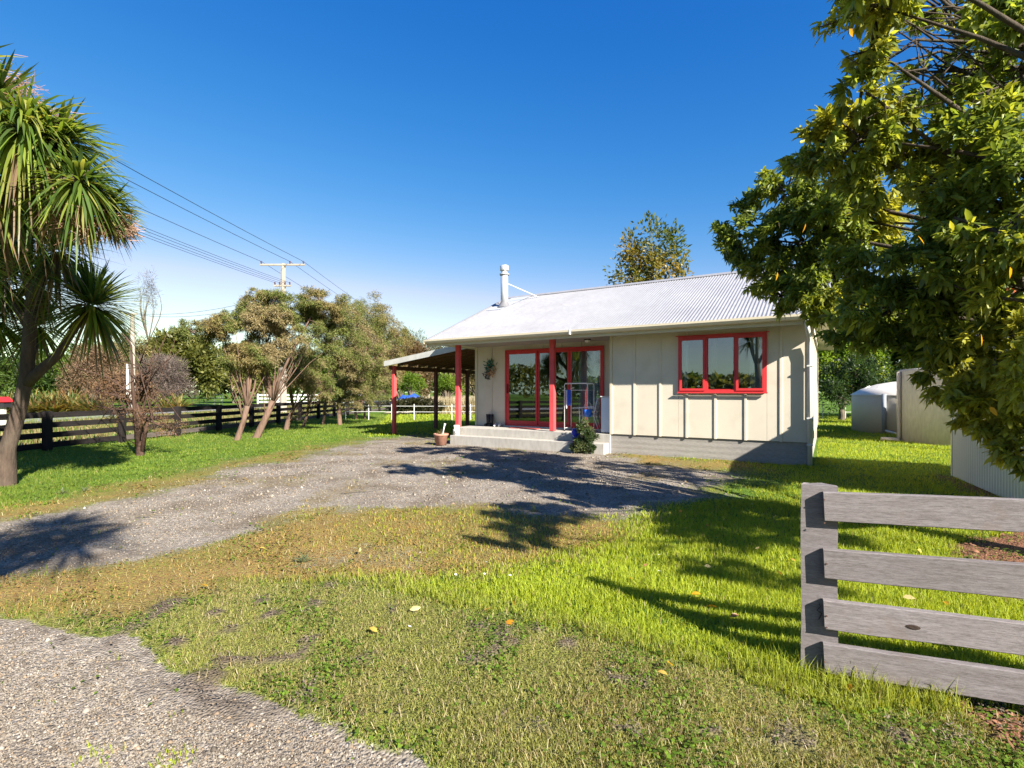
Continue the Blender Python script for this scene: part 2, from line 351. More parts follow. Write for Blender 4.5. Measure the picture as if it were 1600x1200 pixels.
# stones lying loose on the gravel
def sample_ground(n, y0, y1, spread=1.12):
    Y = np.exp(rng.uniform(math.log(y0), math.log(y1), n)); X = rng.uniform(-spread, spread, n)*np.maximum(Y, 1.6)
    return np.stack([X, Y], 1)
HT = R(31.61)
hu = np.array([-math.cos(HT), math.sin(HT)]); hn = np.array([math.sin(HT), math.cos(HT)]); HC = np.array([6.03, 10.3])
def house_mask(P):
    d = P-HC; t = d@hu; r_ = d@hn; return ((t > -.05) & (t < 9.1) & (r_ > -.02) & (r_ < 7.6)) | ((t > 4.2) & (t < 9.0) & (r_ > -.38) & (r_ < 1.2))
def stones(name, keep, n, y0, y1, smin, smax):
    A = sample_ground(n, y0, y1); g1, m1, s1, f1 = zones(A); k = (g1 > rng.uniform(.25, .9, n)) & keep(A) & ~house_mask(A); A = A[k]; n = len(A)
    r0 = rng.uniform(smin, smax, n)*(1+1.1*(rng.uniform(0,1,n) > .97))*np.clip(A[:,1]/4, 1, 2.2); base = np.array([[1,0,0],[0,1,0],[-1,0,0],[0,-1,0],[0,0,.7],[0,0,-.7]])
    V = base[None]*(1+rng.uniform(-.35, .35, (n, 6, 3)))*r0[:, None, None]*rng.uniform(.6, 1.2, (n, 1, 3)); V += rng.normal(0, .12, (n, 6, 3))*r0[:, None, None]
    th = rng.uniform(0, 6.28, n); c, s = np.cos(th)[:, None], np.sin(th)[:, None]; X = V[...,0]*c-V[...,1]*s; Yy = V[...,0]*s+V[...,1]*c
    V = np.stack([X+A[:,0:1], Yy+A[:,1:2], V[...,2]+(relief(A)-.01+r0*.15)[:, None]], -1)
    T = np.array([[0,1,4],[1,2,4],[2,3,4],[3,0,4],[1,0,5],[2,1,5],[3,2,5],[0,3,5]]); T = (T[None]+np.arange(n)[:, None, None]*6).reshape(-1, 3)
    pal = np.array([(.145,.121,.096),(.205,.178,.145),(.26,.228,.188),(.235,.175,.12),(.345,.31,.262),(.105,.088,.07)]); col = pal[rng.choice(6, n, p=[.22,.28,.22,.14,.05,.09])]*rng.uniform(.72, 1.0, (n, 1))
    me = fast(V.reshape(-1, 3), T=T, col=np.repeat(col, 6, 0)); o = link(name, me, STONE); return o
def stonemat():
    m = bpy.data.materials.new('loose_stone'); t = NT(m); t.l(t.attr('col', 'Color'), t.b.inputs['Base Color']); t.b.inputs['Roughness'].default_value = .9; t.b.inputs['Specular IOR Level'].default_value = .15; return m
STONE = stonemat()
tag(stones('gravel', lambda A: pip(A, ZG1), 150000, 1.5, 7, .004, .0085), 'loose grey and buff stones covering the near gravel road', 'gravel', kind='stuff')
tag(stones('gravel', lambda A: ~pip(A, ZG1), 90000, 3, 15, .004, .009), 'loose stones scattered over the old driveway up to the porch', 'gravel', kind='stuff')

# grass
ROADX = lambda Y: -22.3+0*Y
def blades(A, h, wd, lean, col, seg2):
    n = len(A); th = rng.uniform(0, 2*math.pi, n); ph = rng.uniform(0, 2*math.pi, n)
    d = np.stack([np.cos(th), np.sin(th), np.zeros(n)], 1); s = np.stack([np.cos(ph), np.sin(ph), np.zeros(n)], 1)*wd[:, None]*.5
    z0 = relief(A)-.008; b = np.column_stack([A, z0]); up = np.array([0,0,1.])
    tip = b+up*(h*np.sqrt(np.clip(1-lean**2, .05, 1)))[:, None]+d*(h*lean)[:, None]
    if seg2:
        mid = b+up*(h*.6)[:, None]+d*(h*lean*.3)[:, None]
        V = np.stack([b-s, b+s, mid+s*.8, mid-s*.8, tip], 1).reshape(-1, 3); i = np.arange(n)[:, None]*5
        return V, i+np.array([3,2,4]), i+np.array([0,1,2,3]), np.repeat(col, 5, 0)
    V = np.stack([b-s, b+s, tip], 1).reshape(-1, 3); return V, np.arange(n*3).reshape(-1, 3), None, np.repeat(col, 3, 0)
def grass(name, n, y0, y1, seg2):
    A = sample_ground(n, y0, y1)
    fx = np.interp(A[:,1], [0,10,13,17.2,24,43], [-12,-11.95,-11.8,-11.4,-10.9,-10]); g1, m1, s1, f1 = zones(A); d1 = dirt_spots(A)*s1
    cl = vnoise(A, 6, 91); lawn = np.clip(1-g1*1.6, 0, 1)*(1-.85*m1)*(1-f1)*(1-d1*.85); lawn = np.maximum(lawn, .06*(cl > .72)*g1)*np.where((A[:,1] > 6.3) & (g1 > .2), .35, 1)
    k = (rng.uniform(0, 1, n) < lawn*(.35+cl*1.1)) & ~house_mask(A); A, s1, m1, cl, g1 = A[k], s1[k], m1[k], cl[k], g1[k]; n = len(A)
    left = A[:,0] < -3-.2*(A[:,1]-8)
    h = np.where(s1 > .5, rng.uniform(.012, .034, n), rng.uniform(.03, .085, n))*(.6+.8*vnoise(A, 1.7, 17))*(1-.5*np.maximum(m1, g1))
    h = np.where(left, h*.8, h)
    fd = np.abs((A[:,0]-1.62)*.425+(A[:,1]-2.65)*.905); tall = (fd < .12) & (A[:,0] > 1.2) & (A[:,0] < 3.5) & (rng.uniform(0,1,n) < .5); h = np.where(tall, h*rng.uniform(1.2, 2.3, n), h)
    wd = rng.uniform(.0028, .0055, n)*np.clip(A[:,1]/3.2, 1, 9); lean = rng.uniform(.1, .85, n); h *= np.clip(A[:,1]/14, 1, 1.4)
    lush = np.array([.33,.37,.03]); deep = np.array([.15,.26,.02]); scr = np.array([.26,.265,.075]); dry = np.array([.36,.29,.12])
    u = rng.uniform(0, 1, (n, 1)); col = lush*(1-u*.5)+deep*u*.5
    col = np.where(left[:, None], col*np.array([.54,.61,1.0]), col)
    sp = vnoise(A, .8, 33)[:, None]; col = col*(.75+.55*sp)
    sc = scr*(.65+.7*rng.uniform(0, 1, (n, 1))); col = col*(1-s1[:, None])+sc*s1[:, None]
    p = (.03+.3*m1+s1*.55*np.clip((vnoise(A, 1.5, 44, 4)-.38)*2.4, .1, 1)+.5*m1); isd = rng.uniform(0, 1, n) < p; col = np.where(isd[:, None], np.where((m1 > .4)[:, None], np.array([.40,.27,.09]), dry)*rng.uniform(.5, 1.15, (n, 1)), col)
    V, T, Qd, c = blades(A, h, wd, lean, col, seg2)
    return fast(V, T=T, Q=Qd, col=c)
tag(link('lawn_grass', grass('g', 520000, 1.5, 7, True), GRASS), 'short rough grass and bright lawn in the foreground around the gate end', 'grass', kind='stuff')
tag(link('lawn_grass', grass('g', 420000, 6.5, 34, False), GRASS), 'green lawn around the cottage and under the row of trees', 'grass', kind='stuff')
# low clover and weed leaves
def clover(n, y0, y1):
    A = sample_ground(n, y0, y1); g1, m1, s1, f1 = zones(A); c = vnoise(A, 2.3, 71)
    k = (rng.uniform(0, 1, n) < np.clip((c-.45)*3, .03, 1)*np.clip(1-g1*1.3, 0.01, 1)) & ~house_mask(A); A = A[k]; s1 = s1[k]; m1 = m1[k]; n = len(A)
    r0 = rng.uniform(.005, .012, n)*np.clip(A[:,1]/4, 1, 3); th = rng.uniform(0, 6.28, (n, 1))+np.array([0,1.57,3.14,4.71]); zz = relief(A)+rng.uniform(.004, .035, n)
    V = np.stack([A[:,0:1]+np.cos(th)*r0[:,None], A[:,1:2]+np.sin(th)*r0[:,None], zz[:,None]+rng.uniform(-.6,.6,(n,4))*r0[:,None]], -1).reshape(-1, 3)
    col = np.array([.12,.20,.02])*rng.uniform(.5, 1.3, (n, 1)); col = np.where((m1 > .3)[:, None] & (rng.uniform(0,1,(n,1)) < .6), np.array([.24,.16,.05])*rng.uniform(.6,1.2,(n,1)), col)
    return fast(V, Q=np.arange(n*4).reshape(-1, 4), col=np.repeat(col, 4, 0))
tag(link('clover', clover(120000, 1.6, 14), GRASS), 'low clover and weeds growing through the mown grass', 'ground cover', kind='stuff')
def thatch(n):
    A = sample_ground(n, 1.6, 9); g1, m1, s1, f1 = zones(A); k = (rng.uniform(0, 1, n) < s1*.9*vnoise(A, 3, 15)+.25*m1+.03) & (g1 < .6); A = A[k]; n = len(A)
    col = np.array([(.42,.34,.17),(.30,.22,.11),(.50,.43,.26)])[rng.integers(0, 3, n)]*rng.uniform(.6, 1.1, (n, 1)); V, T, Qd, c = blades(A, rng.uniform(.02, .075, n), rng.uniform(.0018, .004, n)*np.clip(A[:,1]/3.2, 1, 3), rng.uniform(.88, .99, n), col, True); V[:, 2] += .012
    return fast(V, T=T, Q=Qd, col=c)
tag(link('dead_thatch', thatch(60000), GRASS), 'dead straw coloured stalks lying in the mown grass', 'thatch', kind='stuff')
# ------------------------------------------------------------------ crumbs of earth, wood chips
def chips(name, polys, n, col0, label, cat, y0, y1, s0, s1_, useDirt=False):
    A = sample_ground(n, y0, y1, 1.5)
    if useDirt: k = dirt_spots(A)*zones(A)[2] > .35
    else: k = zmask(A, polys, .05, .1, 5, 4) > .4
    A = A[k]; n = len(A); ln = rng.uniform(s0, s1_, n); wd = ln*rng.uniform(.3, .8, n); th = rng.uniform(0, 6.28, n); a = np.stack([np.cos(th), np.sin(th), rng.normal(0, .35, n)], 1)*ln[:,None]; b = np.stack([-np.sin(th), np.cos(th), rng.normal(0,.35,n)], 1)*wd[:,None]
    c = np.column_stack([A, relief(A)+.012+rng.uniform(0, .012, n)+(.014 if useDirt else 0)]); up = np.column_stack([np.zeros((n,2)), wd*.7])
    V = np.stack([c-a, c+b, c+a, c-b, c+up], 1).reshape(-1, 3); i = (np.arange(n)*5)[:, None, None]; T = (i+np.array([[0,1,4],[1,2,4],[2,3,4],[3,0,4]])).reshape(-1, 3)
    cc = np.array(col0)*rng.uniform(.5, 1.6, (n, 1)); tag(link(name, fast(V, T=T, col=np.repeat(cc, 5, 0)), STONE), label, cat, kind='stuff')
chips('wood_chips', [ZF, ZF2], 14000, (.17,.085,.05), 'brown wood chips and bark under the board fence', 'mulch', 1.5, 8, .008, .03)
chips('worm_casts', None, 90000, (.12,.095,.07), 'crumbs of grey brown earth thrown up in the mown grass', 'soil', 1.6, 7, .003, .009, True)

# ------------------------------------------------------------------ HOUSE
house = thing('cottage', 'small cream board and batten cottage with white corrugated roof and red joinery', 'house', (HC[0], HC[1], 0), -HT)
L, D, Z0, ZT = 9.04, 7.5, .47, 2.87
RV = 1.04                                 # depth of the porch recess
def panels(y, x0, x1, z0, z1, step, start, corner=()):      # sheets between battens, front faces at local y
    xs = [x0]; x = start
    while x < x1-.03:
        if x > x0+.03: xs.append(x)
        x += step
    xs.append(x1)
    for a, b in zip(xs[:-1], xs[1:]): box('cladding_panel', CREAM, house, (a+.002, y, z0), (b-.002, y+.03, z1))
    for a in xs[1:-1]: box('batten', CREAM, house, (a-.025, y-.02, z0-.012), (a+.025, y, z1), .003)
WX0, WX1, WZ0, WZ1 = -2.62, -.81, 1.49, 2.745
# front bedroom wall
BX = -4.26
panels(0, BX, WX0, Z0, ZT, .61, -3.65); panels(0, WX0, WX1, Z0, WZ0, .61, -2.44); panels(0, WX0, WX1, WZ1, ZT, .61, -2.44); panels(0, WX1, 0, Z0, ZT, .61, -.55)
box('corner_board', CREAM2, house, (BX-.006, -.024, Z0-.012), (BX+.06, -.001, ZT), .003); box('corner_board', CREAM2, house, (-.06, -.024, Z0-.012), (.026, -.001, ZT), .003)
# recess walls
panels(RV, -L, -7.94, Z0, ZT, .61, -8.45); panels(RV, -4.82, BX, Z0, ZT, .61, -4.0)
box('cladding_panel', CREAM, house, (-7.94, RV, 2.735), (-4.82, RV+.03, ZT)); box('corner_board', CREAM2, house, (-L-.02, RV-.022, Z0-.012), (-L+.07, RV-.001, ZT), .003)
for x in (-7.3,-6.7,-6.1,-5.5): box('batten', CREAM, house, (x-.02, RV-.018, 2.74), (x+.02, RV-.001, ZT))
box('cladding_panel', CREAM, house, (BX-.004, .0305, Z0), (BX+.03, RV-.026, ZT))
# side walls (right and left gable), back wall
def sidewall(x0, x1, y0, xo, sgn):
    y = y0
    while y < D-.01:
        b = min(y+.61, D); box('cladding_panel', CREAM, house, (x0, y+.002, Z0), (x1, b-.002, ZT))
        if b < D: box('batten', CREAM, house, (xo if sgn > 0 else xo-.02, b-.025, Z0), (xo+.02 if sgn > 0 else xo, b+.025, ZT))
        y = b
sidewall(-.03, .0, .0305, .0, 1); sidewall(-L, -L+.03, RV+.0305, -L, -1)
box('corner_board', CREAM2, house, (.001, -.0005, Z0-.01), (.024, .06, ZT), .003)
box('back_wall', CREAM, house, (-L, D-.001, Z0), (0, D+.03, ZT))
for x0 in (-L, -.03): MB().prism([(.0, ZT+.001), (D, ZT+.001), (D, ZT+.04), (3.75, 4.80), (0, ZT+.04)], 0, x0, x0+.03).build('gable_wall', CREAM, house)
# foundation and porch
box('foundation', CONC, house, (BX+.02, .03, -.2), (-.02, D-.03, Z0-.002), .006)
box('foundation', CONC, house, (-L+.02, RV+.01, -.2), (BX+.018, D-.03, Z0-.002), .006)
box('porch_slab', SLAB, house, (-L, -.03, -.2), (BX+.016, RV+.006, .46), .008); box('porch_step', SLAB, house, (-8.95, -.36, -.2), (BX-.02, -.032, .25), .008)
# inside
INT = mat('interior_wall', (.32,.29,.25), .8, var=.05); FLOORM = mat('interior_floor', (.12,.07,.045), .5, var=.2)
box('floor_boards', FLOORM, house, (-L+.05, RV+.08, Z0), (-.05, D-.05, Z0+.02)); box('floor_boards', FLOORM, house, (BX+.05, .05, Z0), (-.05, RV+.07, Z0+.02))
box('inner_wall', INT, house, (BX+.04, RV+.2, Z0+.02), (BX+.1, D-.1, ZT)); box('inner_wall', INT, house, (-L+.05, 4.6, Z0+.02), (-.05, 4.66, ZT)); box('ceiling', INT, house, (-L+.05, .06, ZT+.001), (-.05, D-.05, ZT+.021))
# roof
RX0, RX1, RY, RZ, KY, KZ = -9.60, .47, -.64, 2.98, 3.75, 4.88
def corr(x0, x1, y0, z0, y1, z1, along='x', pitch=.0762, amp=.0085, name='roof', mt=ROOF, k=8):
    n = int((x1-x0)/pitch*k); u = np.linspace(x0, x1, n+1); zz = amp*np.cos(u/pitch*2*math.pi)
    V = np.concatenate([np.stack([u, np.full(n+1, y), z+zz], 1) for y, z in ((y0, z0), (y1, z1))]); i = np.arange(n); q = np.stack([i, i+1, i+n+2, i+n+1], 1)
    if along == 'y': V = V[:, [1,0,2]]
    me = fast(V, Q=q, smooth=True); return link(name, me, mt, house)
def sheets(y0, z0, y1, z1):               # each iron sheet 760 mm cover, laps proud of one another
    x = RX0; j = 0
    while x < RX1-.01:
        b = min(x+.762, RX1); o = corr(x-.03 if x > RX0 else x, b, y0, z0, y1, z1, name='roof_sheet'); o.location.z = .0025*(j % 2); x = b; j += 1
sheets(RY, RZ, KY, KZ); sheets(2*KY-RY, RZ, KY, KZ)
MB().prism([(KY-.17, KZ-.055), (KY, KZ+.03), (KY+.17, KZ-.055), (KY+.17, KZ-.045), (KY, KZ+.042), (KY-.17, KZ-.045)], 0, RX0-.01, RX1+.01).build('ridge_cap', ROOF, house)
for x in (RX0+.0, RX1-.03):
    for sg in (0, 1):
        yy = (lambda v: v if sg == 0 else 2*KY-v); MB().prism([(yy(RY+.02), RZ-.16), (yy(RY+.02), RZ-.012), (yy(KY), KZ-.012), (yy(KY), KZ-.17)], 0, x, x+.03).build('barge_board', CREAM2, house)
        MB().prism([(yy(RY), RZ+.012), (yy(RY), RZ+.03), (yy(KY), KZ+.03), (yy(KY), KZ+.012)], 0, x-.02, x+.07).build('barge_flashing', ROOF, house)
box('fascia', CREAM2, house, (RX0+.031, -.60, 2.80), (RX1-.031, -.575, 2.965))
box('soffit', CREAM2, house, (RX0+.031, -.574, 2.872), (RX1-.031, -.026, 2.884)); box('soffit', CREAM2, house, (RX0+.031, -.0255, 2.872), (BX-.006, RV-.026, 2.884)); box('soffit', CREAM2, house, (RX0+.031, RV-.024, 2.872), (-L-.024, D+.5, 2.884)); box('soffit', CREAM2, house, (.03, -.024, 2.872), (RX1-.031, D+.5, 2.884))
MB().prism([(-.735,2.985),(-.745,2.985),(-.745,2.94),(-.715,2.885),(-.61,2.87),(-.602,2.87),(-.602,2.985),(-.612,2.985),(-.612,2.885),(-.70,2.895),(-.735,2.945)], 0, RX0-.0, RX1+.02).build('gutter', CREAM2, house)
for x in (RX0+.001, RX1+.016): box('gutter_end', CREAM2, house, (x, -.744, 2.872), (x+.004, -.603, 2.984))
box('gutter_joiner', WHITE, house, (-5.02, -.752, 2.868), (-4.98, -.601, 2.995), .004)
# downpipe
MB().tube([(-.06,-.67,2.88),(-.06,-.67,2.74),(-.05,-.60,2.66),(-.04,-.16,2.56),(-.035,-.10,2.48),(-.03,-.085,2.3),(-.03,-.085,.0)], .042, 12).build('downpipe', WHITE, house, True)
for z1 in (2.0, .95, .42): box('pipe_bracket', WHITE, house, (-.085, -.132, z1), (.025, -.03, z1+.03), .003)
# posts
for x, y in ((-8.97, .06), (-5.86, .05)): box('porch_post', REDP, house, (x-.065, y-.065, .475), (x+.065, y+.065, 2.871), .006)
box('post_foot', STEEL, house, (-8.98, .05, .43), (-8.96, .07, .475)); box('post_foot', STEEL, house, (-5.87, .04, .44), (-5.85, .06, .475))
# sliding door
def frame(parent, nm, m, x0, x1, y0, y1, z0, z1, wl, wr, wt, wb, bev=.003):
    mb = MB(); mb.box((x0, y0, z0), (x0+wl, y1, z1)); mb.box((x1-wr, y0, z0), (x1, y1, z1)); mb.box((x0+wl, y0, z1-wt), (x1-wr, y1, z1)); mb.box((x0+wl, y0, z0), (x1-wr, y1, z0+wb)); return mb.build(nm, m, parent)
dj = frame(house, 'sliding_door', RED, -7.94, -4.82, RV-.05, RV+.05, .495, 2.735, .055, .055, .055, .05)
for i, (a, b) in enumerate(((-7.883,-6.85),(-6.87,-5.85),(-5.86,-4.877))):
    yo = RV-.035 if i == 0 else RV-.005 if i == 1 else RV+.012
    if i == 1: yo = RV+.0
    frame(dj, 'door_sash', RED, a, b, yo, yo+.032 if i else yo+.03, .548, 2.678, .075, .06, .07, .10)
    box('glass_pane', GLASS, dj, (a+.077, yo+.013, .65), (b-.062, yo+.018, 2.606))
box('door_handle', DARK, dj, (-7.858, RV-.075, 1.45), (-7.83, RV-.036, 1.72), .006); box('sill', WHITE, dj, (-7.97, RV-.10, .462), (-4.79, RV-.052, .492), .004)
# window
wf = frame(house, 'window', RED, WX0, WX1, -.045, .035, WZ0, WZ1, .05, .05, .055, .05)
box('head_flashing', RED, wf, (WX0-.05, -.075, WZ1), (WX1+.05, -.002, WZ1+.015)); box('window_sill', RED, wf, (WX0-.02, -.085, WZ0-.028), (WX1+.02, -.046, WZ0-.001), .004)
t1, t2 = -2.02, -1.415
for a in (t1, t2): box('mullion', RED, wf, (a-.028, -.042, WZ0+.051), (a+.028, .03, WZ1-.056))
for i, (a, b) in enumerate(((WX0+.052, t1-.03), (t1+.03, t2-.03), (t2+.03, WX1-.052))):
    y0 = -.062 if i != 1 else -.02
    bw = .05 if i != 1 else .012
    frame(wf, 'window_sash', RED, a-(.018 if i != 1 else 0), b+(.018 if i != 1 else 0), y0, y0+.03 if i == 1 else -.0455, WZ0+.053-(.02 if i != 1 else 0), WZ1-.057+(.012 if i != 1 else 0), bw, bw, bw, bw)
    box('glass_pane', GLASS, wf, (a+bw-.017 if i != 1 else a+bw+.001, -.053 if i != 1 else -.008, WZ0+.035+bw), (b-bw+.017 if i != 1 else b-bw-.001, -.049 if i != 1 else -.003, WZ1-.047-bw))
box('window_latch', DARK, wf, (t2-.05, -.06, 1.82), (t2-.03, -.021, 1.95), .004)
# curtains
CURT = mat('pale_curtain', (.62,.60,.54), .9, var=.05, bump=0); CURT2 = mat('grey_green_curtain', (.40,.37,.29), .9, var=.1, bump=0); CURTW = mat('white_curtain', (.72,.74,.78), .9, var=.04, bump=0)
def curtain(m, x0, x1, y, z0, z1, n=40, amp=.03, waves=9):
    mb = MB(); b = 0
    for i in range(n+1):
        f = i/n; x = x0+(x1-x0)*f; yy = y+amp*math.sin(f*waves*6.28)*(1+.3*math.sin(f*17)); mb.v += [(x, yy, z0), (x+.02*math.sin(f*9), yy, z1)]
    for i in range(n): mb.f.append((2*i, 2*i+2, 2*i+3, 2*i+1))
    return mb.build('curtain', m, house, True)
curtain(CURT2, -5.85, -4.9, RV+.22, .52, 2.62, 60, .035, 10); curtain(CURTW, -5.62, -4.90, RV+.12, .52, 2.62, 60, .025, 11)
curtain(CURTW, -2.60, -2.42, .05, 1.3, 2.72, 20, .02, 3); curtain(CURTW, -1.14, -.84, .05, 1.3, 2.72, 30, .025, 5); curtain(CURT2, -1.98, -1.86, .35, 1.2, 2.72, 16, .02, 3)
# soffit light
lt = MB().lathe([(.0,0),(.09,0),(.09,-.03),(.075,-.035)], (0,0,0), 20).build('porch_light', DARK, house, False, (-5.05, .45, 2.872)); MB().lathe([(.075,-.03),(.072,-.06),(.045,-.085),(0,-.092)], (0,0,0), 20).build('lamp_glass', mat('frosted_glass', (.75,.72,.66), .3, var=.02, bump=0), lt, True)
# flue
fl = MB().lathe([(0,0),(.125,0),(.125,1.16),(.0,1.16)], (0,0,0), 28).build('flue', STEEL, house, True, (-8.98, 2.6, 4.30))
MB().lathe([(.16,1.12),(.165,1.14),(.165,1.165),(.11,1.18),(.10,1.25)], (0,0,0), 28).build('flue_collar', STEEL, fl, True); MB().lathe([(.10,1.18),(.095,1.28)], (0,0,0), 28).build('flue_neck', mat('rusty_flue_neck', (.35,.2,.15), .6), fl, True)
MB().lathe([(.0,1.27),(.14,1.265),(.15,1.28),(.15,1.42),(.13,1.44),(0,1.45)], (0,0,0), 28).build('flue_cowl', STEEL, fl, True)
MB().lathe([(.25,-.0),(.20,.07),(.135,.17),(.127,.2)], (0,0,.02), 24).build('flue_flashing', mat('grey_rubber_boot', (.14,.14,.15), .6), fl, True)
MB().tube([(.1,.05,.83),(.88,.72,.42)], .02, 6).build('flue_stay', STEEL, fl); MB().tube([(-.1,.05,.85),(-.2,.55,.33)], .016, 6).build('flue_stay', STEEL, fl)
MB().poly([(-9.42,2.15,4.19+.012),(-8.86,2.15,4.19+.012),(-8.5,KY-.17,KZ-.05),(-9.3,KY-.17,KZ-.05)]).build('flue_flashing_sheet', mat('dull_flashing', (.36,.38,.42), .45), house)
# lean-to
LX0, LX1, LY0, LY1 = -13.02, -9.08, 1.12, 7.3
LZ = lambda x: 2.44+(x-LX0)/(LX1-LX0)*.50
def leanroof():
    n = int((LY1-LY0)/.0762*6); u = np.linspace(LY0, LY1, n+1); zz = .0085*np.cos(u/.0762*2*math.pi)
    V = np.concatenate([np.stack([np.full(n+1, x), u, LZ(x)+.13+zz], 1) for x in (LX0-.04, LX1)]); i = np.arange(n)
    return link('lean_to_roof', fast(V, Q=np.stack([i, i+1, i+n+2, i+n+1], 1), smooth=True), ROOF, house)
leanroof()
sl = (LZ(LX1)-LZ(LX0))/(LX1-LX0)
MB().prism([(LX0-.05, LZ(LX0)-.045), (LX0-.05, LZ(LX0)+.135), (LX1, LZ(LX1)+.15), (LX1, LZ(LX1)-.035)], 1, LY0-.03, LY0-.001).build('lean_to_barge', mat('pale_grey_barge', (.46,.455,.43), .5), house)
y = LY0+.05
while y < LY1: MB().prism([(LX0, LZ(LX0)-.02), (LX0, LZ(LX0)+.07), (LX1-.002, LZ(LX1)+.07), (LX1-.002, LZ(LX1)-.02)], 1, y, y+.045).build('rafter', BROWNW, house); y += .55
x = LX0+.1
while x < LX1-.1: MB().box((x, LY0+.002, LZ(x)+.072), (x+.14, LY1, LZ(x)+.1), Matrix.Identity(4)).build('purlin_board', BROWNW, house); x += .155
box('beam', BROWNW, house, (LX0+.1, LY0+.06, LZ(LX0)-.17), (LX0+.15, LY1, LZ(LX0)-.025))
for i, y in enumerate((1.37, 3.65, 5.71)): box('lean_to_post', REDP if i == 0 else mat('dark_red_brown_post', (.16,.05,.045), .7, var=.15), house, (-12.90, y-.06, -.2), (-12.78, y+.06, LZ(-12.84)-.02 if False else 2.415), .006)

# ------------------------------------------------------------------ porch things
def HW(x, y, z=0.0):                       # house-local to world
    v = HC-hu*x*1.0+hn*y; return (v[0], v[1], z)
cr = thing('clothes_airer', 'white tubular clothes airer standing on the porch by the sliding door', 'clothes rack', HW(-5.32, .32, .46), -HT)
for y in (0, .42):
    MB().tube([(-.33,y,.02),(-.33,y,1.22),(-.30,y,1.26),(.30,y,1.26),(.33,y,1.22),(.33,y,.02)], .011, 8).build('side_frame', CHROME, cr, True)
for z1 in (.08, 1.08, 1.24):
    for x in (-.33, .33): MB().tube([(x,0,z1),(x,.42,z1)], .007, 6).build('rail', CHROME, cr)
MB().tube([(-.33,0,1.08),(.33,0,1.08)], .007, 6).build('rail', CHROME, cr)
for x in (-.33,.33):
    for y in (0,.42): box('foot', DARK, cr, (x-.02, y-.02, 0), (x+.02, y+.02, .03))
BLUE = mat('blue_cloth', (.03,.10,.55), .9, var=.15)
def cloth(label, x, w_, z0, z1, m):
    mb = MB(); n = 8
    for i in range(n+1):
        f = i/n; xx = x-w_/2+w_*f; yy = -.012+.012*math.sin(f*9); mb.v += [(xx, yy, z0), (xx, yy*.2-.008, z1), (xx, .012+yy, z0+.05), (xx, .008, z1)]
    for i in range(n):
        b = 4*i; mb.f += [(b, b+4, b+5, b+1), (b+2, b+3, b+7, b+6), (b+1, b+5, b+7, b+3)]
    o = mb.build('hanging_cloth', m, None, True); o.location = HW(-5.32, .32, .46); o.rotation_euler = (0,0,-HT); tag(o, label, 'cloth')
cloth('blue cloth hanging from the left end of the white airer', -.19, .10, .68, 1.09, BLUE); cloth('narrow pale cloth hanging beside the blue one on the airer', -.27, .05, .6, 1.09, mat('pale_cloth', (.6,.62,.65), .9))
bk = thing('peg_basket', 'small blue plastic basket hung low on the white airer', 'basket', HW(-5.0, .36, 1.06), -HT)
MB().lathe([(0,-.2),(.08,-.2),(.11,-.02),(.115,-.02),(.085,-.21),(0,-.21)], (0,0,0), 18).build('bowl', mat('blue_plastic', (.03,.16,.60), .4, var=.05), bk, True); MB().tube([(-.11,0,-.02),(-.08,0,.12),(0,0,.19),(.08,0,.12),(.11,0,-.02)], .005, 6).build('hanger', CHROME, bk)
ch = thing('slatted_chair', 'white slatted outdoor armchair at the right end of the porch', 'chair', HW(-5.13, .72, .46), -HT+R(-75))
for s1 in (-.24, .24):
    MB().tube([(s1,-.22,0),(s1*.98,-.2,.42),(s1,-.22,.62),(s1,.05,.64),(s1,.2,.60)], .012, 8).build('arm_frame', CHROME, ch, True)
    MB().tube([(s1*.95,.30,0),(s1*.95,.16,.40),(s1*.95,.26,.88)], .012, 8).build('leg', CHROME, ch, True)
for i in range(7): box('seat_slat', WHITE, ch, (-.22, -.21+i*.056, .41), (.22, -.17+i*.056, .425), .003)
for i in range(7): box('back_slat', WHITE, ch, (-.22, .165+i*.017, .47+i*.06), (.22, .18+i*.017, .51+i*.06), .003)
cb = thing('porch_cabinet', 'plain white upright box against the end wall of the porch', 'cabinet', HW(-4.48, .28, .46), -HT)
box('body', mat('white_enamel', (.66,.68,.74), .35, var=.03, bump=0), cb, (-.05, -.2, .03), (.19, .4, .9), .01); box('lid', WHITE, cb, (-.07, -.22, .902), (.19, .42, .93), .008)
for x in (-.02,.15):
    for y in (-.16,.36): box('caster', DARK, cb, (x-.02, y-.02, 0), (x+.02, y+.02, .029))
mt = MB().box((-.45,-.2,0),(.45,.2,.014)).build('door_mat', mat('red_mat', (.30,.06,.05), .95, var=.3, vs=30, bump=.5, bs=120)); mt.location = HW(-7.0, .62, .461); mt.rotation_euler = (0,0,-HT); tag(mt, 'worn red mat on the porch slab before the sliding door', 'mat')
# boots
bt = thing('gumboots', 'pair of dark rubber gumboots standing against the cream porch wall', 'boots', HW(-8.42, .86, .46), -HT)
for x in (-.065, .065):
    MB().tube([(x,.04,.012),(x,.04,.12),(x,.04,.36)], [.045,.05,.062], 12).build('boot_shaft', DARK, bt, True)
    MB().tube([(x,.07,.045),(x,-.02,.045),(x,-.12,.035),(x,-.16,.025)], [.045,.05,.04,.015], 10).build('boot_foot', DARK, bt, True)
sh = thing('shoes', 'pair of white shoes beside the dark gumboots on the porch', 'shoes', HW(-8.08, .80, .46), -HT+.3)
for x in (-.07, .07):
    o = MB().tube([(x,.13,.04),(x,.08,.055),(x,0,.05),(x,-.08,.035),(x,-.13,.025)], [.022,.043,.045,.04,.02], 10).build('shoe', mat('white_canvas', (.62,.62,.62), .8), sh, True)
    box('sole', DARK, o, (x-.04, -.135, 0), (x+.04, .14, .012))
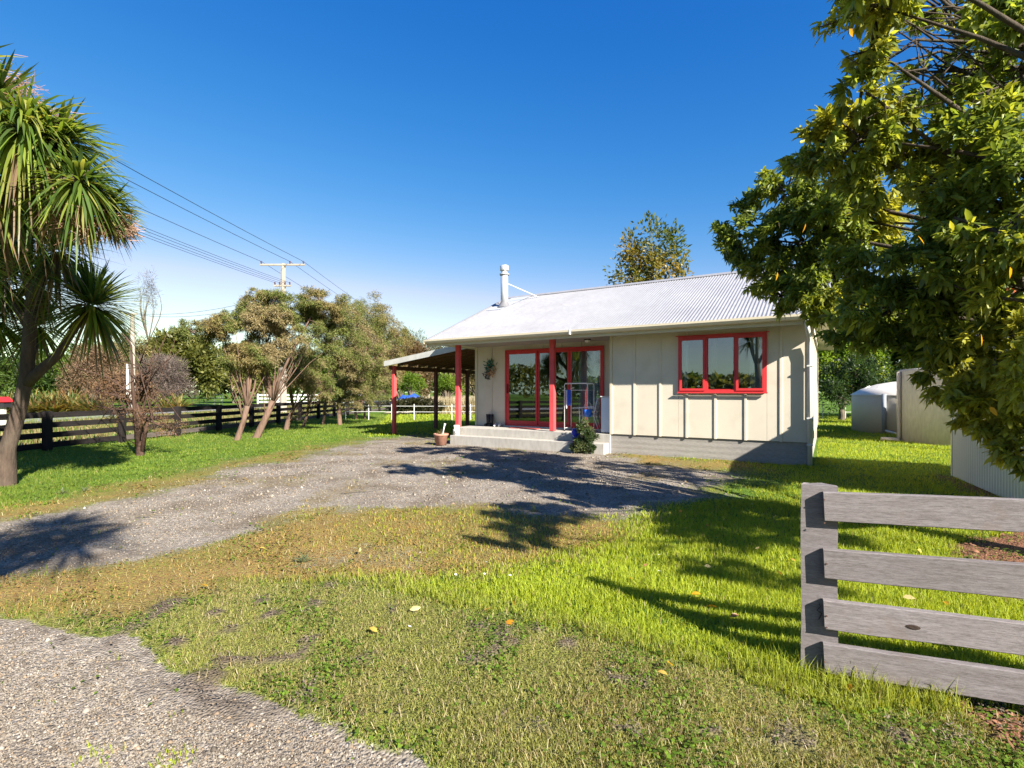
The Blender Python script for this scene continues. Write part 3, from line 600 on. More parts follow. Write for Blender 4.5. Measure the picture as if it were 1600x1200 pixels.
# wreath
wr = thing('wall_wreath', 'dried wreath with teal feathers hung on the cream porch wall', 'wreath', HW(-8.45, RV-.03, 2.17), -HT)
ringp = [(.15*math.cos(a), 0, .17*math.sin(a)) for a in np.linspace(0, 6.28, 25)]
MB().tube(ringp, .02, 6, False).build('ring', mat('straw', (.35,.24,.15), .9, var=.3, vs=40), wr)
def sprig(nm, c, n, cs, ln, rad, par, dirz=(-1,1)):
    P0 = rng.normal(0, rad, (n, 3))*[1,.25,1]+c; Dv = unit(rng.normal(0, 1, (n, 3))*[1,.4,1]); s = unit(np.cross(Dv, [0,1,0.01]))*.016
    V = np.stack([P0, P0+Dv*ln*.5+s, P0+Dv*ln, P0+Dv*ln*.5-s], 1).reshape(-1, 3); V[:,1] = np.minimum(V[:,1], .02); cc = np.array(cs)[rng.integers(0, len(cs), n)]
    return link(nm, fast(V, Q=np.arange(4*n).reshape(-1,4), col=np.repeat(cc, 4, 0)), LEAF, par).__setitem__('kind', 'stuff')
sprig('feathers', (-.03,-.04,.13), 60, [(.02,.20,.18),(.01,.10,.12),(.05,.12,.05)], .14, .07, wr); sprig('dried_flowers', (.03,-.04,-.1), 60, [(.45,.30,.20),(.20,.08,.05),(.55,.42,.3)], .09, .07, wr); sprig('dark_leaves', (-.14,-.03,-.16), 24, [(.04,.03,.05),(.06,.05,.06)], .12, .05, wr)
# pots
TERRA = mat('faded_terracotta', (.34,.17,.12), .9, var=.25, vs=9, bump=.3)
px, py = gr(689, 695)
pt = thing('terracotta_pot', 'faded terracotta pot with spiky plants at the left end of the porch step', 'plant pot', (px, py, 0))
MB().lathe([(0,.0),(.15,0),(.19,.26),(.215,.27),(.215,.32),(.19,.32),(.18,.28),(0,.27)], (0,0,0), 24).build('pot', TERRA, pt, True); 
def tuft(nm, par, c, n, ln, w0, cols, up=.6, mt=LEAF, seed=0, droop=.35):
    rr = np.random.default_rng(seed+3); d = unit(np.column_stack([rr.normal(0, 1, (n, 2)), np.abs(rr.normal(up, .5, n))])); L0 = ln*rr.uniform(.6, 1.1, n); V = []; s = unit(np.cross(d, [0,0,1.]))*w0/2
    pts = []
    for k, (f, wf_) in enumerate(((0,.6),(.35,1),(.7,.75),(1,.05))):
        p = np.array(c)+d*(L0*f)[:,None]-np.array([0,0,1.])*(L0*droop*f*f)[:,None]; pts += [p-s*wf_, p+s*wf_]
    V = np.stack(pts, 1).reshape(-1, 3); i = (np.arange(n)*8)[:,None,None]; Qd = (i+np.array([[0,1,3,2],[2,3,5,4],[4,5,7,6]])).reshape(-1,4)
    cc = np.array(cols)[rr.integers(0, len(cols), n)]*rr.uniform(.7,1.2,(n,1)); return link(nm, fast(V, Q=Qd, col=np.repeat(cc, 8, 0)), mt, par)
tuft('plants', pt, (0,0,.28), 70, .26, .02, [(.10,.16,.04),(.30,.25,.12),(.14,.10,.05)], .5, seed=1)
MB().tube([(.05,0,.3),(.09,.02,.52),(.11,.02,.60)], [.012,.02,.035], 6).build('pale_stick', WHITE, pt)
st = thing('white_ornament', 'small chipped white garden ornament on the left end of the porch step', 'ornament', HW(-8.84, -.2, .25)); st.scale = (.72,.72,.8); MB().lathe([(0,0),(.13,0),(.14,.2),(.10,.24),(.13,.34),(.10,.36),(0,.30)], (0,0,0), 14).build('body', mat('chipped_white_plaster', (.6,.56,.5), .9, var=.2, vs=12, bump=.4), st, True)
MB().lathe([(.05,-.012),(.062,0),(.05,.012)], (0,0,0), 14).build('ring_handle', DARK, st).matrix_local = Matrix.Translation((0,-.14,.13))@Matrix.Rotation(R(90), 4, 'X')
bp = thing('blue_pot', 'glazed cobalt blue pot on the porch step behind the leafy shrub', 'plant pot', HW(-5.08, -.2, .25)); MB().lathe([(0,0),(.07,0),(.10,.1),(.115,.24),(.10,.30),(.11,.32),(.09,.32),(.08,.26),(0,.25)], (0,0,0), 20).build('pot', mat('cobalt_glaze', (.01,.03,.42), .15, var=.1), bp, True); tuft('plant', bp, (0,0,.26), 16, .14, .014, [(.05,.03,.03),(.2,.1,.08)], 1.2, seed=4)

# ------------------------------------------------------------------ vegetation builders
def leafcloud(P, Dv, Ln, W, cols, fine=False, fold=.25, rr=rng):
    n = len(P); s = unit(np.cross(Dv, unit(rr.normal(0, 1, (n, 3))+np.array([0,0,1.5])))); nn = np.cross(s, Dv); W = W[:,None]/2; Lc = Ln[:,None]
    if fine:
        dr = -np.array([0,0,1.])
        b = P; m1 = P+Dv*Lc*.32; m2 = P+Dv*Lc*.68+dr*Lc*.05; tp = P+Dv*Lc+dr*Lc*.16
        V = np.stack([b, m1, m2, tp, m1+s*W+nn*W*fold, m1-s*W+nn*W*fold, m2+s*W*.85+nn*W*fold, m2-s*W*.85+nn*W*fold], 1).reshape(-1,3); i = (np.arange(n)*8)[:,None,None]
        T = (i+np.array([[0,4,1],[0,1,5],[2,6,3],[2,3,7]])).reshape(-1,3); Qd = (i+np.array([[1,4,6,2],[5,1,2,7]])).reshape(-1,4)
        return V, T, Qd, np.repeat(cols, 8, 0)
    m = P+Dv*Lc*.45; V = np.stack([P, m+s*W+nn*W*fold, P+Dv*Lc, m-s*W+nn*W*fold], 1).reshape(-1,3)
    return V, None, np.arange(4*n).reshape(-1,4), np.repeat(cols, 4, 0)
def clump_points(clusters, dens, rr, shell=.55, subs=14, subr=.28):
    Ps, Ds = [], []
    for (c, rad, wgt) in clusters:
        c = np.array(c, float); rad = np.array(rad if hasattr(rad, '__len__') else (rad,)*3, float); n = int(dens*wgt)
        sc = unit(rr.normal(0, 1, (subs, 3)))*rr.uniform(shell, 1, (subs, 1)); k = rr.integers(0, subs, n); q = sc[k]+unit(rr.normal(0, 1, (n, 3)))*(rr.uniform(0, 1, (n, 1))**.5)*subr
        Ps.append(c+q*rad); Ds.append(unit(q*.9+rr.normal(0, .55, (n, 3))+np.array([0,0,.1])))
    return np.concatenate(Ps), np.concatenate(Ds)
def palette(cols, n, rr, P=None, freq=.9):
    cols = np.array(cols); k = rr.integers(0, len(cols), n)
    if P is not None:
        v = vnoise(P[:, :2]+P[:, 2:3]*.7, freq, 12, 2); k = np.clip(((v-.25)*2*len(cols)+rr.normal(0, .7, n)).astype(int), 0, len(cols)-1)
    return cols[k]*rr.uniform(.65, 1.25, (n, 1))
def limb_paths(base, clusters, rr, r0, fork=.45, wob=.12, curve=.3):
    out = []; base = Vector(base)
    for (c, rad, w_) in clusters:
        c = Vector(c); pts = []; n = 7; d = c-base; side = Vector((rr.normal(0, 1), rr.normal(0, 1), 0))*d.length*wob
        for i in range(n):
            f = i/(n-1); p = base+Vector((d.x*f**1.35, d.y*f**1.35, d.z*f**.85))+side*math.sin(f*3.14)*.6; pts.append(p)
        out.append((pts, [max(r0*(1-f/(n-1))**.9*1.0+.006, .006) for f in range(n)]))
    return out
def tree(name, label, cat, base, clusters, cols, leaf=(.10,.035), dens=1500, trunk_r=.12, bark=BARK3, group=None, seed=0, fork=None, mt=LEAF, fine=False, spray=1, extra=None, twigs=0, freq=.9, subr=.28, fold=.25, shell=.55, crown='crown', kind_crown=None, subs=14, limbs=None, limb_k=.62):
    rr = np.random.default_rng(seed+100); root = thing(name, label, cat, tuple(base), 0, group); B = np.array(base, float)
    fk = np.array(fork, float) if fork is not None else B+np.array([0,0,.8]); mb = MB(); up = Vector(fk-B)
    mb.tube([Vector((0,0,-.15)), Vector((0,0,0)), up*.5+Vector((rr.normal(0,.04), rr.normal(0,.04), 0)), up], [trunk_r*1.35, trunk_r*1.15, trunk_r, trunk_r*.85], 10)
    for pts, rd in limb_paths(fk, clusters[:limbs] if limbs else clusters, rr, trunk_r*limb_k): mb.tube([p-Vector(B) for p in pts], rd, 6)
    P0, D0 = clump_points(clusters, dens, rr, shell, subs, subr)
    if twigs:
        for j in rr.integers(0, len(P0), twigs):
            cl = min(clusters, key=lambda q: np.linalg.norm(np.array(q[0])-P0[j])); a = Vector(np.array(cl[0])+(P0[j]-np.array(cl[0]))*.1-B); b = Vector(P0[j]-B); mid = a.lerp(b, .5)+Vector(rr.normal(0, .06, 3)); mb.tube([a, mid, b], [.014, .009, .004], 4, False)
    for e in (extra or []): mb.tube([Vector(p)-Vector(B) for p in e[0]], e[1], 8)
    mb.build('trunk', bark, root, True)
    if spray > 1:
        n = len(P0); a = unit(np.cross(D0, rr.normal(0, 1, (n, 3)))); b = np.cross(D0, a); Pl, Dl = [], []
        for k in range(spray):
            th = k*2.4+rr.uniform(-.3, .3, n); tilt = rr.uniform(.5, 1.25, n)
            v = D0*np.cos(tilt)[:,None]+(a*np.cos(th)[:,None]+b*np.sin(th)[:,None])*np.sin(tilt)[:,None]; v[:,2] -= .22; Pl.append(P0-D0*(leaf[0]*.10*k)+0); Dl.append(unit(v))
        P0 = np.concatenate(Pl); D0 = np.concatenate(Dl)
    n = len(P0); Ln = leaf[0]*rr.uniform(.5, 1.35, n); W = leaf[1]*rr.uniform(.7, 1.2, n); cc = palette(cols, n, rr, P0, freq)
    P1 = P0-B
    if kind_crown == 'split':              # the 300 leaves that show largest are parts of their own
        dist = np.linalg.norm(P0-np.array([0,0,CH]), axis=1); px_ = P0[:,0]/np.maximum(P0[:,1],.1)*F+800; py_ = HZ-(P0[:,2]-CH)/np.maximum(P0[:,1],.1)*F
        ok = (P0[:,1] > .5) & (px_ > 20) & (px_ < 1590) & (py_ > 5) & (py_ < 1190); o = np.argsort(np.where(ok, dist, 1e9))[:300]; msk = np.zeros(n, bool); msk[o] = True
        V, T, Qd, c4 = leafcloud(np.zeros((6,3)), np.tile([1.,0,0], (6,1)), np.ones(6), np.full(6, leaf[1]/leaf[0]), np.array(cols)[np.linspace(0, len(cols)-1, 6).astype(int)], True, fold, rr)
        V = V.reshape(6, 8, 3); protos = [fast(V[i], T=T[:4], Q=Qd[:2], col=c4[i*8:i*8+8]) for i in range(6)]
        for j in o:
            q = Vector(D0[j]).to_track_quat('X', 'Z'); k = int(rr.integers(0, 6)); ob = link('leaf', protos[k], mt, root, tuple(P1[j])); ob.rotation_euler = q.to_euler(); ob.scale = (Ln[j],)*3
        P1, D1, Ln, W, cc = P1[~msk], D0[~msk], Ln[~msk], W[~msk], cc[~msk]
    else: D1 = D0
    V, T, Qd, c4 = leafcloud(P1, D1, Ln, W, cc, fine, fold, rr); o = link(crown, fast(V, T=T, Q=Qd, col=c4), mt, root)
    if kind_crown: o['kind'] = 'stuff'
    return root

# ------------------------------------------------------------------ big broadleaf tree on the right
def C_(px, py, Y, r, w_=1.0): return (tuple(at(px, py, Y)), r, w_)
big = [C_(1165,370,6.8,(.46,.4,.46),1.0), C_(1230,300,6.6,(.56,.45,.46),1.3), C_(1225,420,6.6,(.56,.45,.38),1.2), C_(1320,340,6.0,(.7,.5,.55),1.7), C_(1300,430,6.0,(.56,.45,.42),1.2),
       C_(1300,225,4.8,(.34,0.33,.35),.7), C_(1345,215,4.5,(.45,0.39,.35),.9), C_(1350,140,4.2,(.22,0.23,.2),.22), C_(1375,10,4.0,(.26,0.26,.22),.38), C_(1360,75,4.1,(.18,0.20,.15),.08),
       C_(1430,280,4.6,(.6,0.45,.5),1.3), C_(1420,400,4.6,(.6,0.45,.5),1.3), C_(1500,200,4.4,(.5,0.39,.35),.8), C_(1560,260,4.0,(.5,0.39,.4),1.0), C_(1520,360,4.2,(.5,0.39,.45),1.1), C_(1600,330,3.7,(.45,0.33,.5),1.0),
       C_(1400,480,4.8,(.55,0.39,.3),.9), C_(1500,490,4.5,(.5,0.39,.35),.9), C_(1560,560,4.2,(.38,0.33,.35),.8), C_(1600,450,3.9,(.4,0.33,.4),.8), C_(1500,580,4.6,(.3,.3,.28),.7), C_(1530,635,4.3,(.22,.25,.24),.55), C_(1450,535,4.8,(.3,.3,.2),.5), C_(1590,705,4.1,(.16,.2,.16),.25), C_(1570,640,4.2,(.25,0.26,.28),.45), C_(1625,690,4.0,(.22,0.26,.35),.45), C_(1620,560,3.8,(.3,0.26,.4),.6),
       C_(1290,480,6.0,(.34,0.26,.22),.5), C_(1220,462,6.4,(.3,0.26,.24),.5), C_(1350,520,5.2,(.35,0.26,.22),.3),
       C_(1590,110,4.2,(.4,0.33,.25),.35), C_(1490,120,4.6,(.4,0.33,.22),.28), C_(1590,20,4.0,(.35,0.33,.25),.4),
       ((2.75,3.75,4.7),(.5,.6,.4),.6), ((3.9,5.2,6.0),(.7,.7,.35),2.2), ((4.7,5.6,5.7),(.8,.7,.4),2.2), ((5.7,5.4,5.2),(.9,.8,.5),2.2), ((7.0,4.2,3.8),(.9,.9,.8),1.0), ((6.4,.3,3.9),(.8,.7,.4),2.2), ((6.3,2.2,3.4),(.6,.6,.45),2.2), ((5.6,-.3,3.6),(.6,.5,.3),.4), ((3.8,.5,3.7),(.5,.4,.25),.6), ((4.6,.9,4.1),(.6,.5,.28),.9), ((4.1,1.2,3.9),(.5,.5,.25),.7), ((4.3,6.3,3.6),(.7,.4,.5),1.3), ((5.2,6.2,4.2),(.7,.5,.5),1.4), ((3.6,6.4,3.5),(.5,.4,.4),.9), ((6.2,5.4,3.6),(.8,.8,.6),.9), ((7.2,4.6,3.2),(.8,.8,.7),.9)]
bt_base = (5.9, 3.6, 0)
ex = [([at(1700,150,4.3), at(1600,72,4.3), at(1540,45,4.4), at(1480,8,4.5), at(1440,-30,4.5)], [.045,.03,.022,.014,.008]), ([at(1600,72,4.3), at(1500,65,4.4), at(1430,62,4.4), at(1360,110,4.3)], [.022,.014,.01,.005]),
      ([at(1700,120,4.4), at(1590,150,4.5), at(1480,100,4.6), at(1390,40,4.6)], [.03,.018,.011,.005]), ([at(1560,110,4.4), at(1470,80,4.6), at(1400,100,4.5), at(1330,80,4.4)], [.018,.012,.009,.004]),
      ([at(1680,400,3.7), at(1590,375,3.8), at(1540,355,3.9), at(1490,340,4.0)], [.03,.022,.016,.010]), ([at(1680,465,3.8), at(1600,470,3.9), at(1530,462,4.0), at(1450,430,4.2)], [.02,.015,.011,.006]), ([at(1680,560,3.8), at(1600,575,3.9), at(1550,570,4.0)], [.012,.008,.005])]
rt = random.Random(5)
for _ in range(46):                        # bare twigs of the open upper crown
    a = at(rt.uniform(1430,1640), rt.uniform(20,150), rt.uniform(4.1,4.7)); b = at(rt.uniform(1340,1560), rt.uniform(0,190), rt.uniform(4.1,4.7)); ex.append(([a, a.lerp(b, .5)+Vector((rt.uniform(-.07,.07), rt.uniform(-.07,.07), rt.uniform(-.06,.09))), b], [.009,.006,.003]))
tree('broadleaf_tree', 'large leafy evergreen tree with branches hanging over the roof end and fence', 'tree', bt_base, big,
     [(.12,.165,.035),(.155,.215,.04),(.22,.27,.04),(.29,.32,.045),(.15,.19,.045),(.35,.35,.05)], (.094,.032), 300, .17, BARK4, seed=1, fork=(5.7,3.7,1.6), fine=True, spray=8, twigs=420, extra=ex, freq=1.3, subr=.27, kind_crown='split', subs=20, limb_k=.3)
# yellow leaves still hanging
for i, (x_, y_, Y_) in enumerate(((1259,357,4.7),(1216,355,5.0),(1434,376,4.0),(1327,53,3.7),(1215,433,5.0),(1578,425,3.5),(1533,530,3.6),(1546,643,3.7),(1400,368,4.1))):
    V, T, Qd, c4 = leafcloud(np.zeros((1,3)), unit(np.array([[.2,-.1,-1.]])), np.array([.075]), np.array([.034]), np.array([[.55,.28,.01]]), True); o = link('yellow_leaf', fast(V, T=T, Q=Qd, col=c4), LEAF); o.parent = bpy.data.objects['broadleaf_tree']; o.location = at(x_, y_-8, Y_)-Vector(bt_base); o.rotation_euler = (rt.uniform(-.5,.5), rt.uniform(-.5,.5), rt.uniform(-1,1))

# ------------------------------------------------------------------ cabbage trees
CAB = [(.06,.11,.02),(.12,.18,.028),(.19,.24,.04),(.08,.13,.035),(.28,.29,.07)]
def cab_leaf(P, Dv, Ln, W, drp, cols):
    n = len(P); s = unit(np.cross(Dv, [0,0,1.])+1e-4); pts = []
    for f, wf_ in ((0,.55),(.25,1),(.5,1),(.75,.7),(1,.04)):
        p = P+Dv*(Ln*f)[:,None]; p[:,2] -= (Ln*drp*f*f); pts += [p-s*(W*.5*wf_)[:,None], p+s*(W*.5*wf_)[:,None]]
    V = np.stack(pts, 1).reshape(-1,3); i = (np.arange(n)*10)[:,None,None]; Qd = (i+np.array([[0,1,3,2],[2,3,5,4],[4,5,7,6],[6,7,9,8]])).reshape(-1,4); return V, Qd, np.repeat(cols, 10, 0)
def cabbage(label, base, paths, heads, seed, nleaf=170, split=0, group=None):
    rr = np.random.default_rng(seed); root = thing('cabbage_tree', label, 'tree', tuple(base), 0, group); B = np.array(base, float); mb = MB()
    for pts, rd in paths: mb.tube([Vector(p)-Vector(B) for p in pts], rd, 12)
    mb.build('trunk', BARK, root, True); left = split
    for (c, Lh, dens, opt) in heads:
        c = np.array(c, float); n = int(nleaf*dens); bias = np.array(opt.get('bias', (0,0,.25))); d = unit(unit(rr.normal(0, 1, (n, 3)))+bias); Ln = Lh*rr.uniform(.75, 1.1, n); W = rr.uniform(.026, .046, n); drp = opt.get('droop', .22)*rr.uniform(.4, 1.8, n)
        cc = palette(CAB, n, rr); dead = (d[:,2] < -.6) & (rr.uniform(0,1,n) < .45); cc[dead] = np.array([.22,.15,.09])*rr.uniform(.5,1.2,(dead.sum(),1))
        P0 = np.tile(c-B, (n,1))+d*.07; take = min(left, 30 if split else 0)
        head = bpy.data.objects.new('leaf_head', None)
        if take:
            hv, hq, hc = cab_leaf(P0[take:], d[take:], Ln[take:], W[take:], drp[take:], cc[take:]); h = link('leaf_head', fast(hv, Q=hq, col=hc), LEAF, root)
            for j in range(take):
                v, q_, c_ = cab_leaf(np.zeros((1,3)), d[j:j+1], Ln[j:j+1], W[j:j+1], drp[j:j+1], cc[j:j+1]); link('leaf', fast(v, Q=q_, col=c_), LEAF, h, tuple(P0[j]))
            left -= take
        else:
            hv, hq, hc = cab_leaf(P0, d, Ln, W, drp, cc); link('leaf_head', fast(hv, Q=hq, col=hc), LEAF, root)
        bpy.data.objects.remove(head)
        if opt.get('pan'):                 # dry flower panicle
            pc, pr = opt['pan']; pc = np.array(pc)-B; n = 420; a = pc+rr.normal(0, pr*.5, (n, 3)); dv = unit(rr.normal(0, 1, (n, 3))+np.array([0,0,-.5])); ln = rr.uniform(.06, .2, n); s = unit(np.cross(dv, [0.1,1,0]))*.0035
            V = np.stack([a-s, a+s, a+dv*ln[:,None]+s*.6, a+dv*ln[:,None]-s*.6], 1).reshape(-1,3); cc = np.array([(.30,.17,.12),(.42,.27,.2),(.22,.13,.08)])[rr.integers(0,3,n)]; link('flower_panicle', fast(V, Q=np.arange(4*n).reshape(-1,4), col=np.repeat(cc,4,0)), DRY, root)['kind'] = 'stuff'
    return root
b0 = gr(8, 758); B0 = (b0[0], b0[1], 0)
A_ = at
cabbage('tall cabbage tree with forked grey trunk standing on the left lawn by the black fence', B0,
    [([(b0[0],b0[1],-.15), (b0[0],b0[1],0), A_(12,700,8.2), A_(30,640,8.2), A_(42,585,8.2), A_(46,520,8.2), A_(50,460,8.2), A_(45,425,8.2)], [.195,.145,.108,.10,.095,.088,.075,.06]),
     ([A_(40,600,8.2), A_(65,577,8.2), A_(90,555,8.3), A_(115,515,8.3), A_(138,487,8.3)], [.09,.075,.065,.055,.045]), ([A_(48,480,8.2), A_(62,440,8.1), A_(80,405,8.0)], [.09,.07,.05]), ([A_(46,510,8.2), A_(20,470,8.4), A_(5,440,8.5)], [.08,.06,.05]), ([A_(44,440,8.2), A_(40,390,8.0), A_(50,345,7.8)], [.07,.06,.05]), ([A_(42,560,8.2), A_(50,550,8.6), A_(60,520,9.0)], [.07,.06,.05])],
    [(A_(145,478,8.3),.9,1.9,{}), (A_(88,392,8.0),.85,1.1,{}), (A_(58,510,9.0),.9,1.0,{}), (A_(0,440,8.5),.9,1.1,{}), (A_(50,345,7.8),.85,1.1,{}), (A_(10,370,8.1),.85,1.0,{}), (A_(60,450,8.8),.8,.9,{}), (A_(-10,500,8.7),.85,1.0,{})], 11, 230, 180)
b1 = (-6.9, 5.0, 0)
cabbage('leaning cabbage tree at the left picture edge with the largest hanging leaf heads', b1,
    [([(-6.9,5.0,-.15), (-6.9,5.0,0), (-6.8,5.1,1.2), (-6.6,5.3,2.2), (-6.3,5.5,3.0)], [.26,.22,.18,.15,.13]), ([(-6.3,5.5,3.0), A_(-70,312,6.0), A_(0,306,6.0), A_(50,298,6.0), A_(105,285,6.0), A_(140,270,6.0)], [.11,.085,.07,.062,.055,.045]),
     ([(-6.3,5.5,3.0), A_(-60,240,6.2), A_(0,190,6.2)], [.1,.08,.05]), ([(-6.3,5.5,3.0), A_(-90,330,6.0), A_(-60,390,6.4)], [.09,.07,.05]), ([A_(0,306,6.0), A_(45,240,6.3), A_(75,205,6.4)], [.06,.05,.04]), ([(-6.3,5.5,3.0), A_(-120,200,6.0), A_(-80,120,6.0)], [.09,.07,.05])],
    [(A_(125,285,6.0),.58,1.15,{'bias':(.3,0,-.35),'droop':.45,'pan':(A_(130,345,6.0),.20)}), (A_(35,205,6.1),.95,1.5,{'bias':(.5,0,-.05),'droop':.55,'pan':(A_(25,150,6.2),.22)}), (A_(90,225,6.3),.7,1.0,{'bias':(.4,0,.2),'droop':.4,'pan':(A_(90,195,6.3),.16)}), (A_(-10,165,6.1),.7,1.0,{'pan':(A_(-5,135,6.2),.26)}), (A_(-20,290,5.9),.8,1.0,{'droop':.4}), (A_(60,270,6.4),.75,1.0,{'bias':(.4,0,0),'droop':.4}), (A_(-60,390,6.4),.85,1.0,{}), (A_(-80,110,6.0),.8,1.0,{}),
     (A_(165,325,6.3),.40,.5,{'bias':(.7,0,-.5),'pan':(A_(190,355,6.3),.12)})], 12, 230, 120)
def simple_cab(label, x, y, h, seed, nh=6, sp=1.0):
    rr = random.Random(seed); heads = []; paths = [([(x,y,-.1),(x,y,0),(x+.1,y,h*.4),(x+.05,y+.05,h*.62)], [.2,.17,.14,.12])]
    for i in range(nh):
        a = i*2.4; r_ = sp*(.35+.65*rr.random()) if i else 0; c = (x+r_*math.cos(a), y+r_*math.sin(a), h*(.85+.2*rr.random())); heads.append((c, .8, 1.0, {})); paths.append(([(x+.05,y+.05,h*.6), (x+r_*.5*math.cos(a), y+r_*.5*math.sin(a), h*.72), c], [.09,.07,.05]))
    return cabbage(label, (x,y,0), paths, heads, seed, 110, 0)
_h = [((.6+a, -2.3+b, 5.4+c), .6, 1.6, {}) for a, b, c in ((0,0,0),(.6,.2,.1),(-.6,-.3,-.2),(.2,.5,.3))]
cabbage('leaning cabbage tree behind the camera whose shadow falls on the gravel at the left', (-1.3,-2.7,0), [([(-1.3,-2.7,-.1), (-1.3,-2.7,0), (-.8,-2.6,1.6), (0,-2.4,3.6), (.6,-2.3,4.6)], [.2,.17,.14,.12,.1])]+[([(.6,-2.3,4.6), h[0]], [.08,.05]) for h in _h], _h, 21, 110)
simple_cab('cabbage tree mirrored in the right window sash', -4.4, -1.6, 4.6, 22, 5, .8)
simple_cab('cabbage tree mirrored in the sliding door', -9.6, 7.0, 4.4, 23, 5, .9)

# ------------------------------------------------------------------ kanuka row and the little dying tree
KAN = [(.175,.14,.055),(.225,.175,.075),(.17,.16,.055),(.11,.14,.035),(.15,.175,.045),(.25,.20,.10)]
def fuller(cl, seed):
    q = random.Random(seed); out = list(cl)
    for c, rad, w_ in cl:
        for _ in range(2): out.append(((c[0]+q.uniform(-1,1)*rad[0]*.9, c[1]+q.uniform(-.6,.6)*rad[1], c[2]-q.uniform(-.2,1.0)*rad[2]*1.1), (rad[0]*.6, rad[1]*.6, rad[2]*.8), w_*.5))
    return out
def kan(label, px, py, lean, clusters, seed, r0=.11, dens=3900, extra=None):
    x, y = gr(px, py); f = at(px+lean[0]*.6, lean[1]+14, y)
    q = random.Random(seed+9); extra = list(extra or [])
    for c, rad, w_ in clusters*3:
        b_ = Vector((c[0]+q.uniform(-1,1)*rad[0], c[1]+q.uniform(-.5,.5)*rad[1], c[2]+q.uniform(-1,.6)*rad[2])); a_ = Vector((x, y, 0)).lerp(f, q.uniform(.35, 1)); extra.append(([a_, a_.lerp(b_, .4)+Vector((q.uniform(-.12,.12), 0, -.05)), a_.lerp(b_, .75)+Vector((0, 0, q.uniform(0,.12))), b_], [.020,.016,.010,.004]))
    return tree('kanuka_tree', label, 'tree', (x, y, 0), fuller(clusters, seed), KAN, (.10,.016), dens, r0*.6, BARK2, 'twiggy trees in a row inside the black fence', seed, fork=f, mt=DRY, spray=3, twigs=90, subr=.31, freq=.7, extra=extra, subs=20, limbs=len(clusters), limb_k=.5)
kan('slanting kanuka tree nearest the drive with its crown leaning left', 370, 688, (28,620), [C_(345,515,15.5,(.75,.8,.4),.8), C_(385,560,15.8,(.8,.9,.5),.9), C_(415,500,16,(.7,.8,.45),.7), C_(400,462,16.2,(.35,.4,.18),.15)], 31, .13)
kan('stout leaning kanuka tree second in the row, crown highest over the pole', 400, 684, (45,612), [C_(445,480,16.8,(.9,1,.5),1.0), C_(500,470,17,(.9,1,.4),.9), C_(430,540,16.5,(.9,1,.55),.9), C_(490,530,17,(.8,1,.5),.4), C_(400,500,16.5,(.6,.7,.4),.4)], 32, .17)
kan('many stemmed dark kanuka third in the row', 447, 672, (20,625), [C_(470,570,19,(.8,1,.5),.5), C_(500,600,19.5,(.7,.8,.4),.35), C_(520,500,19.5,(1,1.1,.6),.9)], 33, .15)
kan('slim kanuka with bent stem fourth in the row', 473, 668, (15,620), [C_(540,540,20.5,(1,1.1,.8),.8), C_(500,560,20.5,(.9,1,.5),.5)], 34, .09)
kan('kanuka with brown weeping twigs fifth in the row', 505, 664, (5,615), [C_(555,510,22.5,(1.3,1.4,1.1),1.3), C_(530,590,22.5,(1.2,1.3,.6),.7)], 35, .11)
kan('reddish trunked kanuka sixth in the row', 531, 664, (-2,610), [C_(575,490,23,(1.2,1.3,.8),.9), C_(585,560,23,(1.1,1.3,1.0),.9), C_(540,610,23,(1,1,.5),.4)], 36, .16)
kan('thin kanuka behind the row next to the far end', 557, 655, (-4,612), [C_(600,520,26,(1.2,1.3,.9),.8), C_(590,600,27,(1.2,1.3,.7),.6)], 37, .11)
kan('last kanuka at the far end of the row', 570, 654, (6,612), [C_(610,560,27,(1.0,1.2,1.0),.7), C_(560,590,27,(1.2,1.3,.8),.6)], 38, .10)
x, y = gr(219, 712)
def tw(seed, c0, n, sp):
    r_ = random.Random(seed); out = []
    for _ in range(n):
        a = at(219+r_.uniform(-3,3), r_.uniform(560,700), 12); b = at(219+r_.uniform(-sp,sp), r_.uniform(520,690), 12+r_.uniform(-.8,.8)); out.append(([a, a.lerp(b,.5)+Vector((0,0,r_.uniform(-.1,.15))), b], [.016,.010,.004]))
    return out
tree('dying_tree', 'small half dead tree with bare dark twigs in front of the black fence', 'tree', (x, y, 0), [C_(180,640,12,(.7,.6,.35),.5), C_(240,655,12,(.45,.5,.3),.45), C_(150,610,12.3,(.4,.5,.3),.25), C_(265,670,12,(.45,.4,.2),.3)], [(.20,.11,.055),(.15,.10,.05),(.24,.13,.08),(.13,.12,.04)], (.06,.009), 850, .075, BARK5, None, 41, fork=at(217,640,12), mt=DRY, spray=3, twigs=60, extra=tw(3, 0, 46, 75)+[([at(216,700,12), at(207,600,12), at(205,540,12), at(185,505,12), at(150,490,12)], [.06,.035,.022,.012,.004]), ([at(212,620,12), at(170,590,12), at(120,575,12), at(90,570,12)], [.025,.016,.009,.004]), ([at(222,705,12), at(230,660,12), at(240,640,12)], [.05,.035,.02])], subr=.4)

# shrub by the porch
x, y = gr(915, 708)
tree('shrub', 'dense dark green shrub growing against the porch step', 'shrub', (x, y, 0), [((x-.05,y,.46),(.28,.26,.38),1.2), ((x+.08,y-.02,.25),(.28,.26,.24),.8), ((x-.15,y,.2),(.2,.2,.2),.5)], [(.035,.06,.018),(.05,.085,.03),(.09,.13,.05),(.16,.18,.08)], (.06,.024), 900, .02, TWIG, None, 51, fork=(x,y,.1), spray=5, subr=.4, crown='foliage', freq=4)

